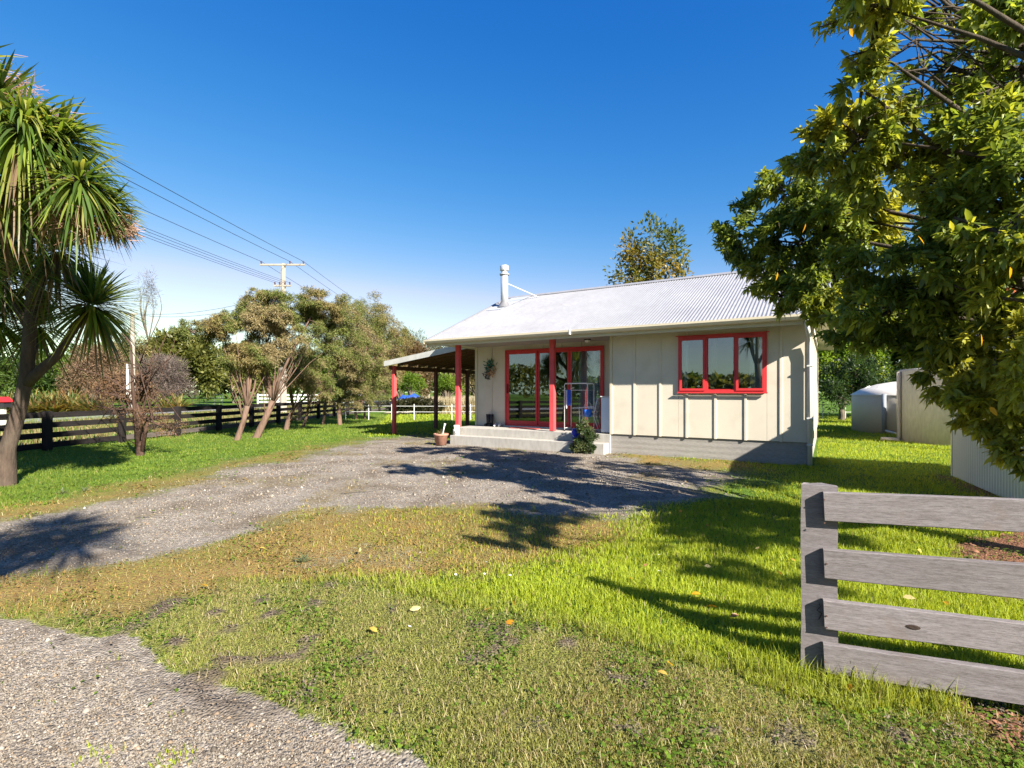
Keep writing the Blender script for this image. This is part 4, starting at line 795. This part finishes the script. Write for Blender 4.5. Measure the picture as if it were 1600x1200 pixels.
# ------------------------------------------------------------------ trees beyond
GREEN = [(.045,.08,.02),(.065,.11,.022),(.09,.145,.025),(.12,.18,.03)]; OLIVE = [(.08,.095,.025),(.11,.125,.03),(.155,.165,.04),(.20,.20,.06)]; BROWN = [(.14,.085,.05),(.19,.12,.07),(.12,.10,.04),(.24,.17,.10)]; BRIGHT = [(.09,.16,.02),(.14,.23,.025),(.20,.28,.035),(.25,.30,.05)]; GREY = [(.13,.10,.09),(.17,.14,.12),(.10,.08,.07)]; RUST = [(.15,.10,.06),(.20,.13,.085),(.12,.11,.05)]
def mound(name, label, cat, px, Y, wpx, top, cols, leaf, dens, seed, n=7, group=None, mt=LEAF, trunk=.15, low=None, crown='crown', twigs=0):
    r_ = random.Random(seed); wd = wpx/F*Y; zt = (CH-(top-HZ)/F*Y)*1.10; x0 = (px-800)/F*Y; lo = low if low is not None else .12*zt; cl = []; n = max(n, 11)
    for i in range(n):
        u_ = (i+.5)/n*2-1; u_ += r_.uniform(-.1,.1); arch = math.sqrt(max(0, 1-u_*u_*.85)); zc = lo+(zt-lo)*(.25+.52*arch*(1 if i % 2 else .45))*r_.uniform(.85,1.04); rz = min((zt-lo)*.26, max(zt-zc, .2)); cl.append(((x0+u_*wd*.42, Y+r_.uniform(-.3,.3)*wd*.5, zc), (wd*.2, wd*.2, rz), 1.0))
    return tree(name, label, cat, (x0, Y, 0), cl, cols, leaf, dens*7/n*1.6, trunk, BARK3, group, seed, fork=(x0, Y, max(lo*.7,.3)), mt=mt, subr=.45, freq=.35, crown=crown, twigs=twigs, subs=18)
T_ = mound
T_('shelter_tree', 'tall tree with yellow green leaves rising behind the white roof', 'tree', 1018, 26, 112, 368, [(.08,.11,.03),(.14,.15,.04),(.22,.19,.05),(.28,.20,.05)], (.24,.11), 400, 61, 9, low=5.2, trunk=.2)
T_('garden_tree', 'bright green rounded tree behind the right end of the cottage', 'tree', 1315, 27, 120, 500, BRIGHT, (.24,.10), 1500, 62, 8, low=.8)
T_('garden_tree', 'dark green spreading tree between the cottage and the water tanks', 'tree', 1385, 30, 150, 470, GREEN, (.26,.10), 1500, 63, 9, low=.8)
T_('garden_tree', 'deep green tree behind the concrete water tank', 'tree', 1500, 27, 190, 330, GREEN, (.26,.10), 1600, 64, 9, low=.6)
T_('garden_tree', 'dark tree behind the shed at the far right', 'tree', 1680, 24, 260, 260, GREEN, (.26,.10), 1600, 65, 9, low=.6)
T_('low_bush', 'blue green low bush just left of the beige water tank', 'bush', 1345, 24, 110, 560, [(.035,.07,.025),(.05,.09,.03),(.03,.05,.02)], (.16,.06), 900, 66, 6, trunk=.06)
T_('maple_tree', 'small tree with coral red autumn leaves behind the big leafy tree', 'tree', 1545, 12.5, 130, 385, [(.55,.13,.07),(.60,.20,.10),(.45,.10,.06)], (.10,.08), 420, 67, 6, low=3.4, trunk=.07)
T_('scrub_tree', 'big olive rounded tree across the road left of the power pole', 'tree', 275, 52, 135, 530, OLIVE, (.5,.22), 1500, 71, 9)
T_('scrub_tree', 'straw coloured willow behind the small pole', 'tree', 212, 50, 70, 528, [(.20,.15,.07),(.26,.20,.09),(.14,.13,.05)], (.5,.08), 700, 72, 6, mt=DRY)
T_('bare_shrub', 'leafless grey shrub in front of the olive tree', 'shrub', 250, 44, 85, 566, GREY, (.5,.03), 1100, 73, 6, mt=DRY, twigs=60)
T_('rusty_shrub', 'rust brown shrub across the road behind the flax', 'shrub', 150, 42, 85, 545, RUST, (.35,.05), 1400, 74, 7, mt=DRY)
T_('rusty_shrub', 'brown twiggy shrub between the rusty bush and the small pole', 'shrub', 200, 41, 70, 585, BROWN, (.3,.05), 1100, 75, 6, mt=DRY)
T_('pine_tree', 'dark green conifer at the far left edge', 'tree', 30, 70, 130, 552, GREEN, (.6,.2), 1200, 76, 7)
T_('pine_tree', 'dark green conifer behind the cabbage tree branch', 'tree', 140, 72, 130, 546, GREEN, (.6,.2), 1200, 77, 7)
T_('roadside_tree', 'green bushy tree behind the white pipe gate', 'tree', 365, 66, 90, 545, OLIVE, (.5,.22), 1200, 78, 7)
T_('roadside_tree', 'dark green tree behind the slanting kanuka', 'tree', 405, 70, 90, 552, GREEN, (.5,.22), 1200, 79, 7)
T_('roadside_tree', 'yellow green tree behind the white board fence', 'tree', 480, 72, 110, 560, BRIGHT, (.5,.22), 1200, 80, 7)
T_('roadside_tree', 'green tree behind the far end of the black fence', 'tree', 560, 74, 110, 565, GREEN, (.5,.22), 1200, 81, 7)
T_('thin_tree', 'thin grey green tree at the left corner of the lean-to roof', 'tree', 645, 55, 60, 525, [(.10,.12,.07),(.13,.14,.09),(.08,.10,.05)], (.4,.05), 500, 82, 6, mt=DRY, low=3, twigs=50)
T_('hillside_scrub', 'olive brown scrub seen beneath the lean-to roof on the left', 'bush', 625, 48, 90, 535, BROWN, (.35,.10), 1300, 83, 7)
T_('hillside_scrub', 'dark brown scrub seen beneath the middle of the lean-to roof', 'bush', 690, 56, 110, 545, [(.10,.08,.04),(.16,.12,.07),(.08,.09,.03)], (.35,.10), 1400, 84, 8)
T_('hillside_scrub', 'straw brown scrub seen between the last lean-to post and the wall', 'bush', 745, 52, 80, 550, [(.2,.16,.09),(.13,.12,.05),(.26,.22,.13)], (.35,.10), 1200, 85, 7)
T_('small_pine', 'small bright green pine left of the porch post', 'tree', 642, 40, 40, 588, BRIGHT, (.22,.05), 500, 86, 5, low=1.4)
T_('small_pine', 'small bright green pine with bare stem behind the second lean-to post', 'tree', 698, 38, 42, 590, BRIGHT, (.22,.05), 500, 87, 5, low=1.2)
T_('dark_bush', 'low dark bush behind the tape fence', 'bush', 650, 34, 80, 625, [(.03,.04,.015),(.05,.05,.02)], (.2,.08), 700, 88, 6, trunk=.05)
# distant woods (reads as one mass)
def wood(name, label, x0, x1, yf, h, n, cols, seed, leaf=1.2):
    rr = np.random.default_rng(seed); X = rr.uniform(x0, x1, n); hh = h*(.65+.5*vnoise(np.stack([X, X*0], 1), .05, seed, 4)); Z = hh*np.sqrt(rr.uniform(0, 1, n)); Yv = np.array([yf(v) for v in X])+rr.uniform(-5, 5, n); P0 = np.stack([X, Yv, Z], 1); D0 = unit(rr.normal(0, 1, (n, 3))); V, T, Qd, c4 = leafcloud(P0, D0, leaf*rr.uniform(.5,1.2,n), leaf*.6*rr.uniform(.5,1.2,n), palette(cols, n, rr, P0, .08))
    return tag(link(name, fast(V, Q=Qd, col=c4), LEAF), label, 'woodland', kind='stuff')
wood('far_wood', 'distant line of mixed trees along the horizon', -190, 130, lambda v: 105, 8.5, 26000, OLIVE+GREEN, 91, 1.5)
wood('far_wood', 'line of trees behind the photographer mirrored in the glass', -80, 60, lambda v: -38, 4.2, 9000, GREEN+OLIVE, 92, 1.3)
wood('far_wood', 'trees far beyond the road on the left', -95, -88, lambda v: (v*37 % 150)-40, 8, 9000, GREEN+OLIVE, 93, 1.4)
# flax
FL = [(.10,.13,.035),(.16,.17,.04),(.22,.16,.05),(.26,.14,.06),(.08,.11,.03),(.30,.24,.08)]
for i, (px, Y, ln, lb) in enumerate(((35,37,2.6,'flax bush with upright bronze leaves left of the cabbage trunk'),(75,36,2.4,'green flax bush just right of the cabbage trunk'),(110,37,2.6,'flax bush with yellow edged leaves beyond the road'),(150,36,2.0,'low orange tinted flax bush beyond the road'),(272,40,2.3,'orange and green flax bush right of the small pole'),(-10,36,2.6,'flax bush at the left picture edge'),(88,39,3.0,'tallest flax bush behind the others'))):
    x0 = (px-800)/F*Y; f = thing('flax_bush', lb, 'flax', (x0, Y, 0), 0, 'flax bushes across the road')
    for k in range(3): tuft('leaf_fan', f, (-.6+.6*k, random.uniform(-.4,.4), 0), 90, ln, .11, FL, .8, seed=200+i*7+k, droop=.3)
# ------------------------------------------------------------------ road, road furniture
ASPH = mat('road_asphalt', (.20,.195,.20), .9, var=.12, vs=1.5, bs=40)
rd = MB(); yy = [-60,0,20,40,60,90,140]; 
for y in yy: rd.v += [(-27.2,y,.012),(-22.2,y,.012)]
for i in range(len(yy)-1): rd.f.append((2*i,2*i+1,2*i+3,2*i+2))
tag(rd.build('road', ASPH), kind='structure')
vg = MB(); vg.box((-21.6,-60,-.05),(-15.5,140,.006)); DRYG = mat('dry_verge', (.21,.17,.075), .95, var=.4, vs=2, bs=25)
tag(vg.build('dry_verge', DRYG), kind='structure')
dg = MB().box((-9,36,-.05),(9,46,.008)).build('dry_grass_bank', mat('pale_dry_grass', (.42,.36,.24), .95, var=.3, vs=1.5, bs=20)); tag(dg, kind='structure')
def tallgrass(x0, x1, y0, y1, n, h, cols, seed):
    rr = np.random.default_rng(seed); A = np.stack([rr.uniform(x0,x1,n), rr.uniform(y0,y1,n)],1); hh = rr.uniform(.5,1.1,n)*h; s = rr.normal(0,.03,(n,2)); b = np.column_stack([A, np.zeros(n)]); t_ = b+np.column_stack([rr.normal(0,.25,(n,2))*hh[:,None], hh]); sv = np.column_stack([s, np.zeros(n)])
    V = np.stack([b-sv,b+sv,t_],1).reshape(-1,3); c = np.array(cols)[rr.integers(0,len(cols),n)]*rr.uniform(.7,1.2,(n,1)); return fast(V, T=np.arange(3*n).reshape(-1,3), col=np.repeat(c,3,0))
tag(link('dry_grass', tallgrass(-6.5,-1,34,42,16000,1.15,[(.42,.36,.24),(.34,.28,.16),(.5,.44,.32)],5), GRASS), 'tall pale dry grass seen under the lean-to beyond the tape fence', 'grass', kind='stuff')
tag(link('verge_grass', tallgrass(-21.8,-12.2,6,60,50000,.22,[(.24,.19,.08),(.12,.15,.03),(.09,.15,.03),(.3,.24,.12)],6), GRASS), 'rough verge grass between the black fence and the road', 'grass', kind='stuff')

# black rail fence
fpts = [(-12.2,-9.0),(-12.0,4.3)]; ys = [6.5,8.65,10.8,13.0,15.15,17.3,19.5,21.7,23.9,26.1,28.3,30.5,32.7,34.9,37.1,39.3,41.5,43.7]
fxy = [(-12.2,-9.0),(-12.18,-6.8),(-12.15,-4.6),(-12.12,-2.4),(-12.1,-.2),(-12.05,2.0),(-12.0,4.3)]+[(float(np.interp(y, [0,10,13,17.2,24,43], [-12,-11.95,-11.8,-11.3,-10.9,-10.0])), y) for y in ys]
fn = thing('rail_fence', 'long black stained four rail timber fence along the road side', 'fence', (-11.8, 13, 0))
for k, (x, y) in enumerate(fxy):
    box('post', BLACKW, fn, (x+11.8-.07, y-13-.09, -.2), (x+11.8+.07, y-13+.09, 1.0), .008)
    if k == len(fxy)-1: break
    x2, y2 = fxy[k+1]; ang = math.atan2(y2-y, x2-x); ln = math.hypot(x2-x, y2-y)
    for j, zc in enumerate((.90,.645,.39,.135)):
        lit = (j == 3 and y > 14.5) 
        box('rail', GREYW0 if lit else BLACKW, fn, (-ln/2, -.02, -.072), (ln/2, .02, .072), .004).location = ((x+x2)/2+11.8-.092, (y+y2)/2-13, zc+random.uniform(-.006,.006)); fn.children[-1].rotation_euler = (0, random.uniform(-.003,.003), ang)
    # (rails nailed to the road side of the posts)

# near board fence
fg = thing('board_fence', 'weathered grey board fence end beside the lawn at lower right', 'fence', (1.62, 2.70, 0), math.atan2(-.33, .70))
FA = math.atan2(-.33,.70)
def railmat(sd):
    k_ = (1.34,1.2,1.44,1.27)[sd % 4]
    m = bpy.data.materials.new('weathered_grey_board'); t = NT(m)
    mp = t.n('ShaderNodeMapping'); mp.inputs['Scale'].default_value = (1,8,12); mp.inputs['Location'].default_value = (sd*3.1, sd, sd*2); mp.inputs['Rotation'].default_value = (0, R(5 if sd % 2 else -4), 0); t.l(t.n('ShaderNodeTexCoord').outputs['Object'], mp.inputs[0]); co = mp.outputs[0]
    a = t.noise(4, 9, co, .75); b = t.noise(28, 6, co, .8); p = t.noise(2.2, 5)
    c = t.mix(t.ramp(b, [(.46,(0,0,0)),(.60,(.6,)*3)]), t.ramp(a, [(.3,(.115*k_,.10*k_,.098*k_)),(.55,(.16*k_,.143*k_,.143*k_)),(.75,(.20*k_,.183*k_,.184*k_))]), (.06,.05,.047))
    c = t.mix(t.ramp(p, [(.62,(0,0,0)),(.68,(.55,)*3)]), c, (.15,.115,.10)); t.base(c); t.b.inputs['Roughness'].default_value = .85; t.b.inputs['Specular IOR Level'].default_value = .2; t.bump(b, .6, .003); return m
def plank(nm, ln, h, th, m, par, loc, rot, seed, vertical=False):
    rr = np.random.default_rng(seed); n = 36; prof = []
    mb = MB(); 
    e1 = np.cumsum(rr.normal(0,.0006,n+1)); e2 = np.cumsum(rr.normal(0,.0006,n+1)); bow = np.sin(np.linspace(0,3.14,n+1))*rr.normal(0,.002)
    for i in range(n+1):
        x = ln*i/n; a = -h/2+e1[i]+bow[i]; b = h/2+e2[i]+bow[i]; c = .0035
        for y, z in ((-th/2+c,a),(th/2-c,a),(th/2,a+c),(th/2,b-c),(th/2-c,b),(-th/2+c,b),(-th/2,b-c),(-th/2,a+c)): mb.v.append((x, y, z))
    for i in range(n):
        for k in range(8): a0 = i*8+k; a1 = i*8+(k+1) % 8; mb.f.append((a0,a1,a1+8,a0+8))
    mb.f.append(tuple(range(8))); mb.f.append(tuple(n*8+k for k in range(8))); o = mb.build(nm, m, par, False, loc); o.rotation_euler = rot; return o
GP = railmat(9)
pp = MB(); n = 14                         # post: flat face to the rails, rounded back
for z_ in np.linspace(-.3, 1.005, 24):
    for k in range(n+1):
        t = math.pi*k/n; rr_ = 1+.02*math.sin(z_*9+k)+random.uniform(-.006,.006); pp.v.append((.084*math.cos(t)*rr_, .085*math.sin(t)*rr_, z_+(.003*math.sin(k*1.3) if z_ > 1 else 0)))
for i in range(23):
    for k in range(n+1): a0 = i*(n+1)+k; a1 = i*(n+1)+(k+1) % (n+1); pp.f.append((a0,a1,a1+n+1,a0+n+1))
pp.f.append(tuple(23*(n+1)+k for k in range(n+1)))
po = pp.build('post', GP, fg, False, (0,.0,0)); p2 = po.copy(); COL.objects.link(p2); p2.location = (1.85, 0, .08); 
for j, zc in enumerate((.905, .625, .345, .115)):
    zz = CH-((792,882,961.5,1030)[j]-HZ)/F*2.65; plank('rail', 2.0, .149, .04, railmat(j), fg, (.018, -.0215, zz), (0, -math.atan2(.034,.775), 0), 300+j)
for j, (x_, z_) in enumerate(((.02,.96),(.02,.84),(.03,.63),(.03,.36),(.03,.30),(.02,.12))): MB().lathe([(0,.0),(.004,0),(.004,.004),(0,.004)], (0,0,0), 8).build('nail', mat('rusty_nail', (.1,.05,.035), .8), fg).matrix_local = Matrix.Translation((x_, -.0416, z_-.02))@Matrix.Rotation(R(90), 4, 'X')
kn = MB().lathe([(0,.0),(.012,.001),(.02,-.001)], (0,0,0), 12).build('knot', mat('dark_knot', (.03,.018,.012), .9, bs=200, bump=.5), fg); kn.matrix_local = Matrix.Translation((.39,-.0440,.352))@Matrix.Rotation(R(90), 4, 'X')@Matrix.Diagonal((1.5,.6,1,1))
MB().tube([(-.0,-.004,.385),(.004,-.012,.37),(-.012,-.014,.352),(.01,-.01,.335),(-.002,-.004,.30)], .0022, 5).build('wire_loop', DARK, fg)

# ------------------------------------------------------------------ shed, tanks
sw = math.atan2(-.9, -.433)
shed = thing('garden_shed', 'cream corrugated iron shed at the right edge behind the big tree', 'shed', (7.75, 9.0, 0), sw)   # local x runs along the visible wall towards the camera
SH = mat('cream_iron', (.62,.60,.46), .5, var=.05, vs=1.5, bump=.03)
def rib(y, x0, x1, z0, z1, parent, nm, m, pitch=.095, amp=.012):
    u = []; x = x0
    while x < x1: u += [(x, 0), (x+pitch*.55, 0), (x+pitch*.65, 1), (x+pitch*.9, 1)]; x += pitch
    V = [(a, y+amp*b, z) for z in (z0, z1) for a, b in u]; n = len(u); return link(nm, fast(V, Q=[(i, i+1, i+1+n, i+n) for i in range(n-1)]), m, parent)
# outside of the wall faces the lawn (local -y side is the lawn when x runs toward the camera)
sgn = -1
rib(0, 0, 3.1, .02, 2.32, shed, 'wall_sheet', SH, amp=-.014); box('wall', SH, shed, (0, .02, .02), (3.1, .05, 2.32)); box('corner_flashing', SH, shed, (-.03, -.02, .02), (.0, .05, 2.32))
box('wall', SH, shed, (0, .051, .02), (.03, 3.6, 2.30)); box('wall', SH, shed, (3.07, .051, .02), (3.1, 3.6, 2.30)); box('wall', SH, shed, (0, 3.6, .02), (3.1, 3.63, 2.30))
MB().prism([(-.08,2.325),(-.08,2.36),(1.8,2.95),(3.75,2.36),(3.75,2.325),(1.8,2.90)], 0, -.08, 3.18).build('roof', ROOF, shed)
px, py = 13.45, 14.95
tk = thing('concrete_tank', 'round grey concrete water tank with water stains beside the shed', 'water tank', (px, py, 0))
MB().lathe([(0,-.1),(1.75,-.1),(1.75,2.12),(1.72,2.17),(1.0,2.24),(0,2.28)], (0,0,0), 64).build('tank_wall', TANKC, tk, True)
MB().tube([Vector((-1.72,.58,2.1)), Vector((-1.72,.58,.1)), Vector((-1.76,.50,.06)), Vector((-2.1,.8,.05))], .055, 12).build('inlet_pipe', mat('beige_pipe', (.55,.47,.38), .5), tk, True)
pt2 = thing('plastic_tank', 'squat beige plastic water tank with domed lid left of the concrete one', 'water tank', (14.75, 19.0, 0))
BEI = mat('beige_plastic', (.50,.45,.385), .5, var=.04, vs=1, bump=.03); 
MB().lathe([(0,-.1),(1.8,-.1),(1.8,1.33),(1.78,1.37)], (0,0,0), 64).build('tank_body', BEI, pt2, True); MB().lathe([(1.83,1.36),(1.83,1.39),(1.5,1.60),(1.0,1.78),(.5,1.87),(0,1.9)], (0,0,0), 64).build('tank_dome', mat('pale_tank_lid', (.62,.58,.52), .45, var=.03), pt2, True)
for k in range(12):
    a = k*math.pi/6+.2; MB().tube([(1.76*math.cos(a),1.76*math.sin(a),1.40),(1.25*math.cos(a),1.25*math.sin(a),1.70)], .035, 6).build('dome_rib', _M['pale_tank_lid'], pt2, True)
MB().tube([Vector((-1.62,-.93,1.42)), Vector((-1.62,-.93,0))], .07, 12).build('outlet_pipe', mat('grey_pipe', (.22,.24,.26), .5), pt2, True)
MB().tube([Vector((-1.66,-1.05,.14)), Vector((-1.45,-1.3,.05)), Vector((-1.0,-1.75,.04))], .035, 8).build('ground_pipe', WHITE, pt2, True)

# ------------------------------------------------------------------ tape fences
def tape(label, xs, Y, zs, hgt, slope=0.0):
    t = thing('tape_fence', label, 'fence', (xs[0], Y, 0))
    for x in xs: MB().tube([(x-xs[0], (x-xs[0])*slope, 0), (x-xs[0], (x-xs[0])*slope, hgt)], .022, 6).build('stake', WHITE, t)
    for z1 in zs: MB().tube([(0,0,z1), ((xs[-1]-xs[0])/2, (xs[-1]-xs[0])/2*slope, z1-.02), (xs[-1]-xs[0], (xs[-1]-xs[0])*slope, z1)], .012, 4).build('tape', WHITE, t)
tape('white electric tape fence seen under the lean-to', [(p-800)/F*27 for p in (540,576,612,647,680,706,735,765,800)], 27, (.75,.45), .85)
tape('white electric tape fence between the cottage and the water tanks', [(p-800)/F*28 for p in (1250,1285,1321,1360,1395,1430)], 28, (.8,.4), .9)
# pipe gate, white board fence
wg = thing('pipe_gate', 'grey metal farm gate across the road behind the black fence', 'gate', at(300,632,56)*1, 0); wg.location.z = 0
for z1 in (.15,.5,.85,1.2): MB().tube([(0,0,z1),(3.3,0,z1)], .03, 6).build('bar', mat('pale_gate_steel', (.5,.5,.5), .5), wg)
for x in (0,.8,1.65,2.5,3.3): MB().tube([(x,0,.05),(x,0,1.25)], .03, 6).build('upright', mat('pale_gate_steel', (.5,.5,.5), .5), wg)
for lb, p0, p1, Y in (('white board fence across the road behind the kanuka trunks', 403, 497, 60), ('low white board fence farther along the road', 538, 604, 62)):
    x0 = (p0-800)/F*Y; x1 = (p1-800)/F*Y; wf2 = thing('white_fence', lb, 'fence', (x0, Y, 0)); n = int((x1-x0)/1.8); d = (x1-x0)/n
    for i in range(n+1): box('post', WHITE, wf2, (i*d-.07, -.07, 0), (i*d+.07, .07, 1.25))
    for z1 in (.2,.6,1.0): box('rail', WHITE, wf2, (.0, -.1, z1), (x1-x0, -.072, z1+.2))
bx = thing('letterbox', 'red roofed letterbox on a pale post at the left edge beyond the fence', 'letterbox', ((5-800)/F*20.5, 20.5, 0))
bx.scale = (.8,.8,.92); box('box', DARK, bx, (-.22,-.2,.95), (.22,.2,1.18)); MB().prism([(-.3,1.185),(0,1.40),(.3,1.185)], 1, -.28, .28).build('roof', mat('bright_red_roof', (.65,.02,.02), .4), bx); box('post', mat('pale_post', (.5,.48,.42), .8), bx, (-.1,-.06,0), (.1,.06,.95))
# blue tarpaulin heap
tp = thing('blue_tarpaulin', 'crumpled blue tarpaulin in the scrub under the lean-to view', 'tarpaulin', at(640,622,40)); tp.location.z = .0
rr = np.random.default_rng(4); n = 14; V = []; 
for i in range(n):
    for j in range(8): f = math.sin(i/(n-1)*3.14)*math.sin(j/7*3.14); V.append((-1.4+i*.22, -.8+j*.22, .55+.75*f*(1-.12*math.sin(i*1.3))+rr.normal(0,.06)))
link('sheet', fast(V, Q=[(i*8+j, (i+1)*8+j, (i+1)*8+j+1, i*8+j+1) for i in range(n-1) for j in range(7)]), mat('blue_tarp', (.02,.07,.35), .4, var=.3), tp)

# ------------------------------------------------------------------ power poles and wires
PC = mat('weathered_pole', (.27,.24,.20), .9, var=.2, vs=3, stretch=(1,1,.3)); PORC = mat('brown_porcelain', (.06,.02,.02), .25)
def pole(label, x, y, h, arms, r0, group=None, low=None):
    p = thing('power_pole', label, 'power pole', (x, y, 0))
    MB().prism([(-r0,-r0*.7),(r0,-r0*.7),(r0,r0*.7),(-r0,r0*.7)], 0, 0, 1) if False else None
    MB().tube([(0,0,-.3),(0,0,h*.45),(0,0,h)], [r0*1.25, r0*1.05, r0*.75], 8).build('pole', PC, p)
    for z1, w_, k in arms:
        a = box('crossarm', PC, p, (-w_/2, -.16, z1-.06), (w_/2, -.06, z1+.06), .005)
        for i in range(k):
            xx = (-w_/2+.08, w_*.5-.08, w_*.17)[i] if k == 3 else (-w_/2+.06, -w_/6, w_/6, w_/2-.06)[i]
            MB().lathe([(.0,0),(.03,0),(.055,.06),(.035,.09),(.06,.13),(.04,.18),(0,.2)], (0,0,0), 10).build('insulator', PORC, p, True, (xx, -.11, z1+.06))
    return p
PX, PY = -15.2, 34.0; PH = CH+(HZ-412)/F*PY
ang_ = 0
pole('tall power pole with wide crossarm rising behind the kanuka row', PX, PY, PH, [(PH-.1, 2.95, 3), (CH+(HZ-447)/F*PY, 1.1, 4)], .20)
pole('far power pole down the road', PX+.2, 92, PH, [(PH-.1, 2.95, 3)], .18)
pole('power pole behind the camera carrying the road lines', PX-.1, -24, PH, [(PH-.1, 2.95, 3), (CH+(HZ-447)/F*PY, 1.1, 4)], .2)
def wire(label, a, b, sag, r_=.014, grp=None):
    a, b = Vector(a), Vector(b); pts = [a.lerp(b, i/16)-Vector((0,0,sag*4*(i/16)*(1-i/16))) for i in range(17)]
    tag(MB().tube(pts, r_, 4).build('power_line', mat('black_wire', (.03,.03,.035), .6, bump=0)), label, 'wire', grp)
for nm, xx in (('left', -1.395), ('middle', .50), ('right', 1.395)):
    wire(f'{nm} of the three high wires running from the crossarm over the cabbage trees', (PX+xx, PY-.11, PH+.12), (PX+xx, -24, PH+.12), .7); wire(f'{nm} of the three high wires running from the crossarm away down the road', (PX+xx, PY-.11, PH+.12), (PX+xx, 92, PH+.12), .8)
Z2 = CH+(HZ-447)/F*PY+.2
for i, xx in enumerate((-.49,-.18,.18,.49)): wire(('outermost left','second from left','third from left','rightmost')[i]+' of the four lower wires on the short crossarm', (PX+xx, PY-.11, Z2), (PX+xx, -24, Z2), .9, .010)
SX, SY = (207-800)/F*39, 39; sp_h = CH+(HZ-490)/F*39
sp = pole('short service pole with white cable guard across the road', SX, SY, sp_h, [(sp_h-.05, .9, 0)], .17)
box('cable_guard', WHITE, sp, (-.30,-.24,1.3), (-.18,-.15,3.6))
wire('upper service wire from the short pole to the tall pole', (SX+.4, SY, sp_h-.02), (PX, PY, Z2-.6), .5, .012); wire('lower service wire from the short pole to the tall pole', (SX+.4, SY, sp_h-.1), (PX, PY, Z2-.9), .6, .012)
T_('thin_tree', 'bare wispy tree top standing beside the short service pole', 'tree', 232, 60, 30, 440, GREY, (.45,.03), 90, 99, 5, mt=DRY, low=10.5, trunk=.1, twigs=40)

# ------------------------------------------------------------------ fallen leaves, sticks, weeds
lp = [(801,947),(770,960),(805,984),(640,962),(655,855),(1050,1057),(1043,1072),(1105,960),(1100,893),(1005,896),(1222,908),(1075,835),(1108,830),(1040,838),(870,890),(325,925),(405,865),(1420,920),(1410,945),(1350,830),(1475,950),(1235,880),(985,915),(1285,935),(600,990),(880,825),(1010,850),(1065,805),(560,870),(1140,975),(1530,935),(1590,945),(1330,1095),(1440,870),(710,950),(1080,940),(590,1000),(1395,905),(1180,865)]
yl = [(.62,.36,.02),(.70,.45,.10),(.55,.25,.02),(.62,.50,.25),(.35,.18,.08)]; protoL = []
for c in yl:
    V, T, Qd, c4 = leafcloud(np.zeros((1,3)), np.array([[1.,0,.12]]), np.array([.085]), np.array([.036]), np.array([c]), True, .35); protoL.append(fast(V, T=T, Q=Qd, col=c4))
for i, (px, py) in enumerate(lp):
    x, y = gr(px, py); k = i % 5; wh = ('in the tree shade' if py < 850 else 'in the far lawn' if py < 890 else 'beyond the board fence' if px > 1315 else 'near the fence post' if px > 1180 else 'in the rough grass at lower middle' if py > 1000 else 'in the sunny middle lawn' if px > 950 else 'at the edge of the lush grass' if px > 690 else 'near the old gravel patch'); o = link('fallen_leaf', protoL[k], LEAF, None, (x, y, float(relief(np.array([[x, y]]))[0])+(.03 if py > 900 and px < 900 else .05)), (random.uniform(-.4,.4), random.uniform(-.3,.2), random.uniform(0, 6.28)), (random.uniform(.6,.95),)*3); tag(o, ('bright yellow','pale yellow','orange','straw coloured','brown')[k]+' fallen leaf '+wh, 'leaf', 'fallen leaves scattered over the lawn')
for i, (px, py, lb) in enumerate(((98,772,'grey green weed at the lawn edge near the cabbage tree'),(132,768,'second grey green weed at the left lawn edge'),(475,878,'silvery weed growing in the gravel patch'),(835,800,'sparse weed in the shaded drive'))):
    x, y = gr(px, py); w1 = tuft('weed', None, (0,0,0), 26, .16, .012, [(.16,.20,.10),(.22,.25,.14)], 1.2, seed=400+i); w1.location = (x, y, 0); tag(w1, lb, 'weed')
for i, (px, py, ln, a, lb) in enumerate(((560,770,.5,.3,'thin brown stick lying across the shaded drive'),(645,686,1.0,-.5,'dark stick on the gravel beside the terracotta pot'),(905,905,.18,.8,'short pale stick in the grass'),(235,808,.35,.1,'small stick on the drive at the left'),(800,1120,.2,.6,'pale straw stick in the scruffy grass'))):
    x, y = gr(px, py); o = MB().tube([(-ln/2,0,.012),(0,.03,.02),(ln/2,0,.012)], [.008,.007,.003], 6).build('stick', BARK3); o.location = (x, y, .0); o.rotation_euler = (0,0,a); tag(o, lb, 'stick')
# garden daisies
dp = [(1030,905),(757,908),(712,910),(1030,880),(797,912),(1560,1028),(1175,795),(760,890),(1045,865),(640,998)]
V = [(0,0,0)]+[(.011*math.cos(t), .011*math.sin(t), .002) for t in np.linspace(0, 6.283, 9)[:-1]]; dme = fast(V, T=[(0,1+i,1+(i+1) % 8) for i in range(8)])
for px, py in dp: x, y = gr(px, py); o = link('daisy', dme, WHITE, None, (x, y, float(relief(np.array([[x,y]]))[0])+.06), (random.uniform(-.3,.3), random.uniform(-.3,.3), 0)); tag(o, 'tiny white daisy flower open in the '+('shaded far lawn' if py < 850 else 'lawn behind the board fence' if px > 1300 else 'sunny lawn' if px > 900 else 'grass near the old drive'), 'flower', 'daisies in the lawn')
